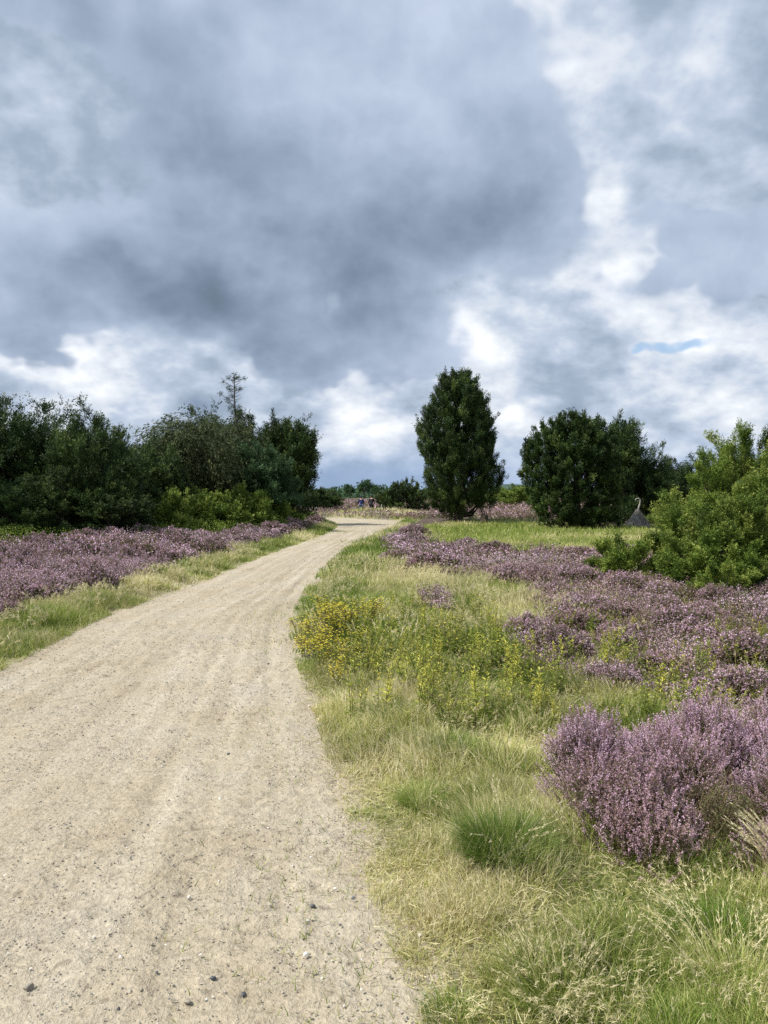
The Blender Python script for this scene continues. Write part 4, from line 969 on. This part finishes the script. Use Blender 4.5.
# --- dead brushwood heap and stumps
def brush_heap():
    root = empty('dead_juniper'); a = Acc(); r = np.random.default_rng(5)
    for k in range(420):
        th = r.random() * 6.28; rr = .78 * math.sqrt(r.random()); b = np.array([math.cos(th) * rr, math.sin(th) * rr, 0]); tp_ = np.array([math.cos(th) * .10 * r.random(), math.sin(th) * .1 * r.random(), 1.25 - .3 * r.random()])
        s = r.uniform(.45, 1.0); e = b + (tp_ - b) * s; m = (b + e) / 2 + rdir(1, r)[0] * .06
        tube(a, [b, m, e], [.016, .011, .006], 3, r.uniform(.5, 1))
    a.build('brushwood', M['deadwood'], root)
    g = Acc(); P = [(0, 0, .9), (.03, 0, 1.25), (.10, 0, 1.55), (.12, 0, 1.8), (.03, 0, 1.95), (-.10, 0, 1.92), (-.16, 0, 1.8)]
    tube(g, P, [.06, .05, .045, .04, .035, .03, .02], 7, .9); g.build('bent_branch', M['deadwood'], root); return root
bh = brush_heap(); x = gx(638, 38.5); bh.scale = (.9, .9, .72); bh.location = (x, 38.5, float(H(x, 38.5))); tag(bh, 'pale grey cone of dead brushwood with a crooked branch on top', 'dead bush')
def stump():
    a = Acc(); r = np.random.default_rng(8); th = np.arange(12) * 2 * PI / 12
    prof = [(-.08, .30), (.05, .25), (.25, .20), (.38, .19), (.44, .17), (.42, .12)]; V = []
    for z, rr in prof: V += [(math.cos(t) * rr * (1 + .15 * math.sin(3 * t) + .06 * r.normal()), math.sin(t) * rr * (1 + .15 * math.sin(3 * t)), z + (.05 * r.normal() if z > .4 else 0)) for t in th]
    V.append((0, 0, .36)); F = []
    for i in range(5):
        for j in range(12): k = (j + 1) % 12; F += [(i * 12 + j, i * 12 + k, i * 12 + 12 + k), (i * 12 + j, i * 12 + 12 + k, i * 12 + 12 + j)]
    for j in range(12): F.append((60 + j, 60 + (j + 1) % 12, 72))
    a.add(np.array(V)[None], F, .1); return a.build('tree_stump', M['bark'])
s = stump(); x = gx(484.5, 40.5); s.location = (x, 40.5, float(H(x, 40.5))); tag(s, 'dark brown tree stump at the foot of the tall juniper', 'tree stump')
# ------------------------------------------------------------------ stones
def stone_mesh(seed, sub=2):
    r = np.random.default_rng(seed); V, F = ico(sub); V = V * r.uniform(.65, 1.1, 3) * [1, .8, .5]
    for k in range(10):
        n_ = rdir(1, r)[0]; d = V @ n_; lim = r.uniform(.30, .55); V = V - np.maximum(d - lim, 0)[:, None] * n_ * .85
    return V, F
def stone(seed, size, tint, loc, lab, rz=0, flat=1):
    a = Acc(); V, F = stone_mesh(seed); a.add((V * size * [1, 1, flat])[None], F, tint); o = a.build('stone', M['stone'], smooth=False)
    o.location = loc; o.rotation_euler = (0, 0, rz); tag(o, lab, 'stone', 'loose stones on the path'); return o
def pz(x, y): return float(H(np.array([x]), np.array([y]))[0]) + .018
def at(px, py):
    dx, dz = (px - 384) / FPX, (512 - py) / FPX; cp, sp = math.cos(PITCH), math.sin(PITCH)
    d = Vector((dx, cp + dz * sp, -sp + dz * cp)); t = -CAM_H / d.z; return d.x * t, d.y * t
for i, (px, py, sz, ti, lab) in enumerate([
    (313, 911, .021, .12, 'flat blue grey stone set in the right part of the path'),
    (306, 960, .018, 1.0, 'white stone near the bottom of the path'),
    (213, 984, .016, .06, 'black elongated stone at the bottom of the path'),
    (243, 1000, .015, .05, 'dark wedge shaped stone right of the black one'),
    (187, 1008, .022, .48, 'brown rounded stone at the bottom edge of the path'),
    (28, 994, .028, .42, 'sand coloured half buried stone at the lower left'),
    (5, 880, .014, .85, 'pale stone at the left frame edge'),
    (37, 880, .016, .70, 'beige and dark stone pair, light one, left of the path middle'),
    (354, 903, .013, .10, 'dark blue stone beside the right verge'),
    (335, 893, .010, .95, 'small white stone beside the dark blue one'),
    (354, 815, .015, .95, 'white stone lying against the grass edge'),
    (220, 802, .015, .90, 'whitish flat stone in the middle of the path'),
    (420, 942, .018, .75, 'pale round stone at the very edge of the grass'),
    (228, 757, .015, .15, 'small dark stone in the middle distance of the path'),
    (33, 779, .018, .15, 'dark grey stone in the left part of the path'),
    (162, 770, .012, .9, 'light stone beside a dark one left of the tyre marks'),
    (164, 765, .012, .1, 'dark stone beside the light one left of the tyre marks'),
    (214, 692, .020, .8, 'light stone at the crossing of the faint tyre tracks'),
    (130, 688, .018, .05, 'small black stone near the left of the path'),
    (268, 666, .020, .12, 'dark stone on the path beside the yellow flowers'),
    (66, 829, .014, .2, 'dark stone low in the left half of the path'),
    (189, 902, .013, .85, 'pale pebble in the middle of the lower path'),
    (157, 978, .011, .08, 'tiny black stone left of the elongated black one'),
    (130, 998, .015, .75, 'cream pebble low in the left half'),
    (60, 951, .010, .12, 'dark pebble among beige gravel at the lower left'),
    (340, 930, .009, .1, 'black pebble by the thin grass of the right verge')]):
    x, y = at(px, py); stone(600 + i, sz, ti, (x, y, pz(x, y) + sz * .12), lab, i * 1.3, .9)
G = Acc(); r = np.random.default_rng(21); protos = [stone_mesh(700 + k, 1) for k in range(5)]
def gravel(n, y0, y1, smin, smax):
    y = r.uniform(y0, y1, n); t = r.random(n); x = XL(y) + (XR(y) - XL(y)) * (t * 1.04 - .02)
    k = r.random(n) < .25 + 1.2 * sm(fbm(x * 1.6, y * 1.6, 3, 33), .42, .65); x, y = x[k], y[k]; n = len(x)
    s = smin + (smax - smin) * r.random(n) ** 3.2; ti = np.clip(r.choice([.08, .25, .5, .62, .78, .95], n, p=[.015, .035, .33, .36, .20, .06]) + r.normal(size=n) * .05, 0, 1)
    w = XR(y) - XL(y); z = H(x, y) + .012 + .02 * sm(np.sin(np.clip((x - XL(y)) / w, 0, 1) * PI), 0, 1) * .6
    for j, (V, F) in enumerate(protos):
        m = (np.arange(n) % 5) == j; a = r.random(m.sum()) * 6.28; ca, sa = np.cos(a), np.sin(a)
        Vx = V[None, :, 0] * ca[:, None] - V[None, :, 1] * sa[:, None]; Vy = V[None, :, 0] * sa[:, None] + V[None, :, 1] * ca[:, None]
        VV = np.stack([Vx, Vy, np.repeat(V[None, :, 2], m.sum(), 0)], -1) * s[m][:, None, None] + np.stack([x[m], y[m], z[m]], 1)[:, None]
        G.add(VV, F, ti[m])
gravel(24000, 1.8, 5, .0018, .009); gravel(13000, 5, 10, .003, .012); gravel(1800, 10, 22, .006, .02)
tag(G.build('gravel', M['stone']), 'fine gravel and small pebbles scattered over the sandy path', 'gravel', kind='stuff')
# the pale stone in the left heather
stone(900, .30, .85, (gx(316, 58), 58, float(H(gx(316, 58), 58)) + .35), 'pale boulder in the heather left of the path bend')['group'] = 'boulders on the heath'
def post():
    root = empty('marker_post'); a = Acc(); tube(a, [(0, 0, -.1), (0, 0, .5), (.01, 0, 1.0)], [.07, .065, .06], 8, .8); a.build('shaft', M['deadwood'], root)
    b = Acc(); tube(b, [(.01, 0, 1.0), (.01, 0, 1.05), (.01, 0, 1.12)], [.066, .062, .02], 8, 1.0); b.build('cap', M['deadwood'], root); return root
p = post(); x = gx(381.5, 69); p.location = (x, 69, float(H(x, 69)) - .1); tag(p, 'short pale grey marker post left of the round dark bush', 'post')
# dead pale grass stalks leaning out of the near heather
def stalk_clump():
    a = Acc(); r = np.random.default_rng(31); n = 60; P = r.normal(size=(n, 3)) * [.04, .03, 0]
    V, F, tip = blades(P, r.uniform(.25, .46, n), r.uniform(.25, .7, n), 2.6 + r.normal(size=n) * .35, .0045, 5, r); a.add(V, F, r.uniform(.8, 1, n))
    q = 18; ax = nrm(V[:, -1] - V[:, 4])[:, None]; t = r.random((n, q, 1)); b = tip[:, None] - ax * .12 * t; D = nrm(ax + r.normal(size=(n, q, 3)) * .3)
    a.add(tris(b.reshape(-1, 3), D.reshape(-1, 3), .018, .0035, r), TRI, .95); return a.build('dry_stalks', M['grass'])
o = stalk_clump(); o.scale = (.85, .85, .8); o.location = (1.58, 2.98, float(H(1.58, 2.98))); tag(o, 'sheaf of dry pale grass stalks leaning left in front of the near heather', 'dry grass', TG)

# ------------------------------------------------------------------ the two cyclists
M['skin'] = plain('skin_mat', (.50, .30, .22), .5); M['navy'] = plain('navy_mat', (.015, .022, .09), .7); M['black'] = plain('black_mat', (.012, .012, .016), .7)
M['blue_trousers'] = plain('blue_trousers_mat', (.09, .13, .20), .8); M['white_paint'] = plain('white_mat', (.7, .72, .74), .35); M['red'] = plain('red_mat', (.35, .05, .06), .6)
M['rubber'] = plain('rubber_mat', (.02, .02, .02), .8); M['steel'] = plain('steel_mat', (.4, .41, .43), .3); M['teal'] = plain('teal_mat', (.05, .22, .25), .4); M['hair'] = plain('hair_mat', (.08, .05, .03), .8)
def skin_mesh(name, verts, edges, radii, mat, parent, root=0, sub=2):
    me = bpy.data.meshes.new(name); me.from_pydata(verts, edges, []); me.update(); me.materials.append(mat)
    o = bpy.data.objects.new(name, me); COL.objects.link(o); o.parent = parent
    m = o.modifiers.new('skin', 'SKIN'); s = o.modifiers.new('sub', 'SUBSURF'); s.levels = sub; s.render_levels = sub
    for i, v in enumerate(me.skin_vertices[0].data):
        rr = radii[i]; v.radius = rr if isinstance(rr, tuple) else (rr, rr); v.use_root = (i == root)
    return o
def ring(acc, R, r_, c, seg=28, sec=6, tint=.5):
    V = []; F = []
    for i in range(seg):
        a = 2 * PI * i / seg
        for j in range(sec):
            b = 2 * PI * j / sec; rad = R + r_ * math.cos(b); V.append((c[0] + r_ * math.sin(b), c[1] + rad * math.cos(a), c[2] + rad * math.sin(a)))
    for i in range(seg):
        for j in range(sec):
            p = i * sec + j; q = i * sec + (j + 1) % sec; p2 = ((i + 1) % seg) * sec + j; q2 = ((i + 1) % seg) * sec + (j + 1) % sec
            F += [(p, p2, q2), (p, q2, q)]
    acc.add(np.array(V)[None], F, tint)
def bicycle(frame_mat):
    root = empty('bicycle')
    for y in (-.52, .54):
        w = Acc(); ring(w, .335, .019, (0, y, .355)); wo = w.build('wheel', M['rubber'], root)
        rm = Acc(); ring(rm, .310, .010, (0, y, .355))
        for k in range(16):
            a = k * PI / 8; tube(rm, [(0, y, .355), (0, y + .31 * math.cos(a), .355 + .31 * math.sin(a))], .002, 3)
        tube(rm, [(-.04, y, .355), (.04, y, .355)], .02, 8); rm.build('rim', M['steel'], wo)
        fd = Acc(); pts = [(0, y + .375 * math.cos(a), .355 + .375 * math.sin(a)) for a in np.linspace(.3, 2.8, 14)]; tube(fd, pts, .016, 5); fd.build('mudguard', M['black'], root)
    f = Acc(); bb, st, hd = (0, -.06, .30), (0, -.20, .82), (0, .36, .80)
    for a, b, r_ in [(bb, st, .016), (st, (0, .34, .78), .015), (bb, (0, .38, .68), .018), (bb, (.0, -.52, .355), .011), (st, (0, -.52, .355), .009), (hd, (0, .38, .66), .02), ((0, .38, .66), (0, .54, .355), .013)]: tube(f, [a, b], r_, 7)
    f.build('frame', frame_mat, root)
    h = Acc(); tube(h, [(0, .36, .80), (0, .33, .98)], .013, 6); tube(h, [(-.29, .17, 1.0), (-.22, .30, 1.02), (0, .34, .99), (.22, .30, 1.02), (.29, .17, 1.0)], .012, 6); h.build('handlebar', M['steel'], root)
    s = Acc(); tube(s, [(0, -.20, .82), (0, -.22, .93)], .013, 6); tube(s, [(0, -.34, .955), (0, -.25, .965), (0, -.12, .96), (0, -.04, .955)], [.06, .085, .04, .02], 10); s.build('saddle', M['black'], root)
    p = Acc(); ring(p, .09, .006, (.05, -.06, .30), 18, 4); tube(p, [(.06, -.06, .30), (.08, -.06, .14)], .010, 5); tube(p, [(-.06, -.06, .30), (-.08, -.06, .46)], .010, 5)
    for sx, z in ((1, .14), (-1, .46)): tube(p, [(sx * .08, -.06, z), (sx * .17, -.06, z)], .022, 5)
    p.build('pedals', M['steel'], root)
    rk = Acc(); tube(rk, [(-.06, -.30, .74), (-.06, -.72, .74), (.06, -.72, .74), (.06, -.30, .74)], .007, 5); tube(rk, [(0, -.66, .74), (0, -.52, .355)], .006, 5)
    tube(rk, [(0, -.735, .66), (0, -.75, .66)], .03, 8); rk.build('luggage_rack', M['black'], root); return root
def rider(top, legs, headwear):
    root = empty('person')
    hip = (0, -.20, 1.02)
    # right foot (x>0) on the low pedal, left foot on the high one
    J = [hip, (0, -.14, 1.18), (0, -.04, 1.36), (0, .02, 1.48), (0, .05, 1.56), (0, .07, 1.66), (0, .075, 1.74),
         (.16, .0, 1.46), (.24, .06, 1.22), (.27, .16, 1.04), (.28, .20, 1.0), (-.16, .0, 1.46), (-.24, .06, 1.22), (-.27, .16, 1.04), (-.28, .20, 1.0),
         (.10, -.18, .98), (.12, .10, .64), (.12, -.08, .25), (.12, .04, .18), (-.10, -.18, .98), (-.12, .20, .86), (-.12, -.03, .57), (-.12, .08, .49)]
    E = [(0, 1), (1, 2), (2, 3), (3, 4), (4, 5), (5, 6), (3, 7), (7, 8), (8, 9), (9, 10), (3, 11), (11, 12), (12, 13), (13, 14), (0, 15), (15, 16), (16, 17), (17, 18), (0, 19), (19, 20), (20, 21), (21, 22)]
    R = [(.15, .12), (.135, .10), (.155, .11), (.11, .08), .055, .085, .075, .065, .045, .032, .035, .065, .045, .032, .035, .09, .06, .042, .035, .09, .06, .042, .035]
    skin_mesh('body', J, E, R, M['skin'], root)
    ji = [0, 1, 2, 3, 7, 8, 9, 11, 12, 13]; jm = {a: i for i, a in enumerate(ji)}
    skin_mesh('jacket', [(0, -.21, .90) if i == 0 else J[i] for i in ji], [(jm[a], jm[b]) for a, b in E if a in jm and b in jm], [(R[i][0] + .025, R[i][1] + .025) if isinstance(R[i], tuple) else R[i] + .018 for i in ji], top, root)
    ji2 = [0, 15, 16, 17, 19, 20, 21]; jm = {a: i for i, a in enumerate(ji2)}
    skin_mesh('trousers', [J[i] for i in ji2], [(jm[a], jm[b]) for a, b in E if a in jm and b in jm], [(.165, .135) if i == 0 else R[i] + .016 for i in ji2], legs, root)
    for sx, z, y in ((.12, .175, .02), (-.12, .485, .06)):
        a = Acc(); tube(a, [(sx, y - .13, z + .01), (sx, y - .04, z + .01), (sx, y + .08, z), (sx, y + .14, z - .005)], [.035, .045, .042, .025], 8); a.build('shoe', M['black'], root)
    a = Acc(); V, F = ico(2); V = V.copy(); V[:, 2] = np.maximum(V[:, 2], -.15)
    a.add((V * [.105, .125, .10] + [0, .07, 1.74])[None], F, .5); a.build('helmet', headwear, root, smooth=True)
    a = Acc(); V, F = ico(2); a.add((V * [.09, .09, .11] + [0, .045, 1.67])[None], F, .5); a.build('hair', M['hair'], root, smooth=True)
    return root
for px, rz, fm, top, legs, hd, lab, lab2 in [
    (361, .12, M['white_paint'], M['navy'], M['blue_trousers'], M['navy'], 'left rider in a navy blue jacket and light blue trousers cycling away', 'white bicycle under the rider in navy blue'),
    (371.5, -.10, M['teal'], M['black'], M['black'], M['black'], 'right rider in black clothes with a dark helmet cycling away', 'dark teal bicycle under the rider in black')]:
    x = gx(px, 70); z = float(H(x, 70)); b = bicycle(fm); b.location = (x, 70, z); b.rotation_euler = (0, 0, rz); tag(b, lab2, 'bicycle', 'bicycles of the two riders')
    p = rider(top, legs, hd); p.location = (x, 70, z); p.rotation_euler = (0, 0, rz); tag(p, lab, 'person', 'cyclists on the footpath')
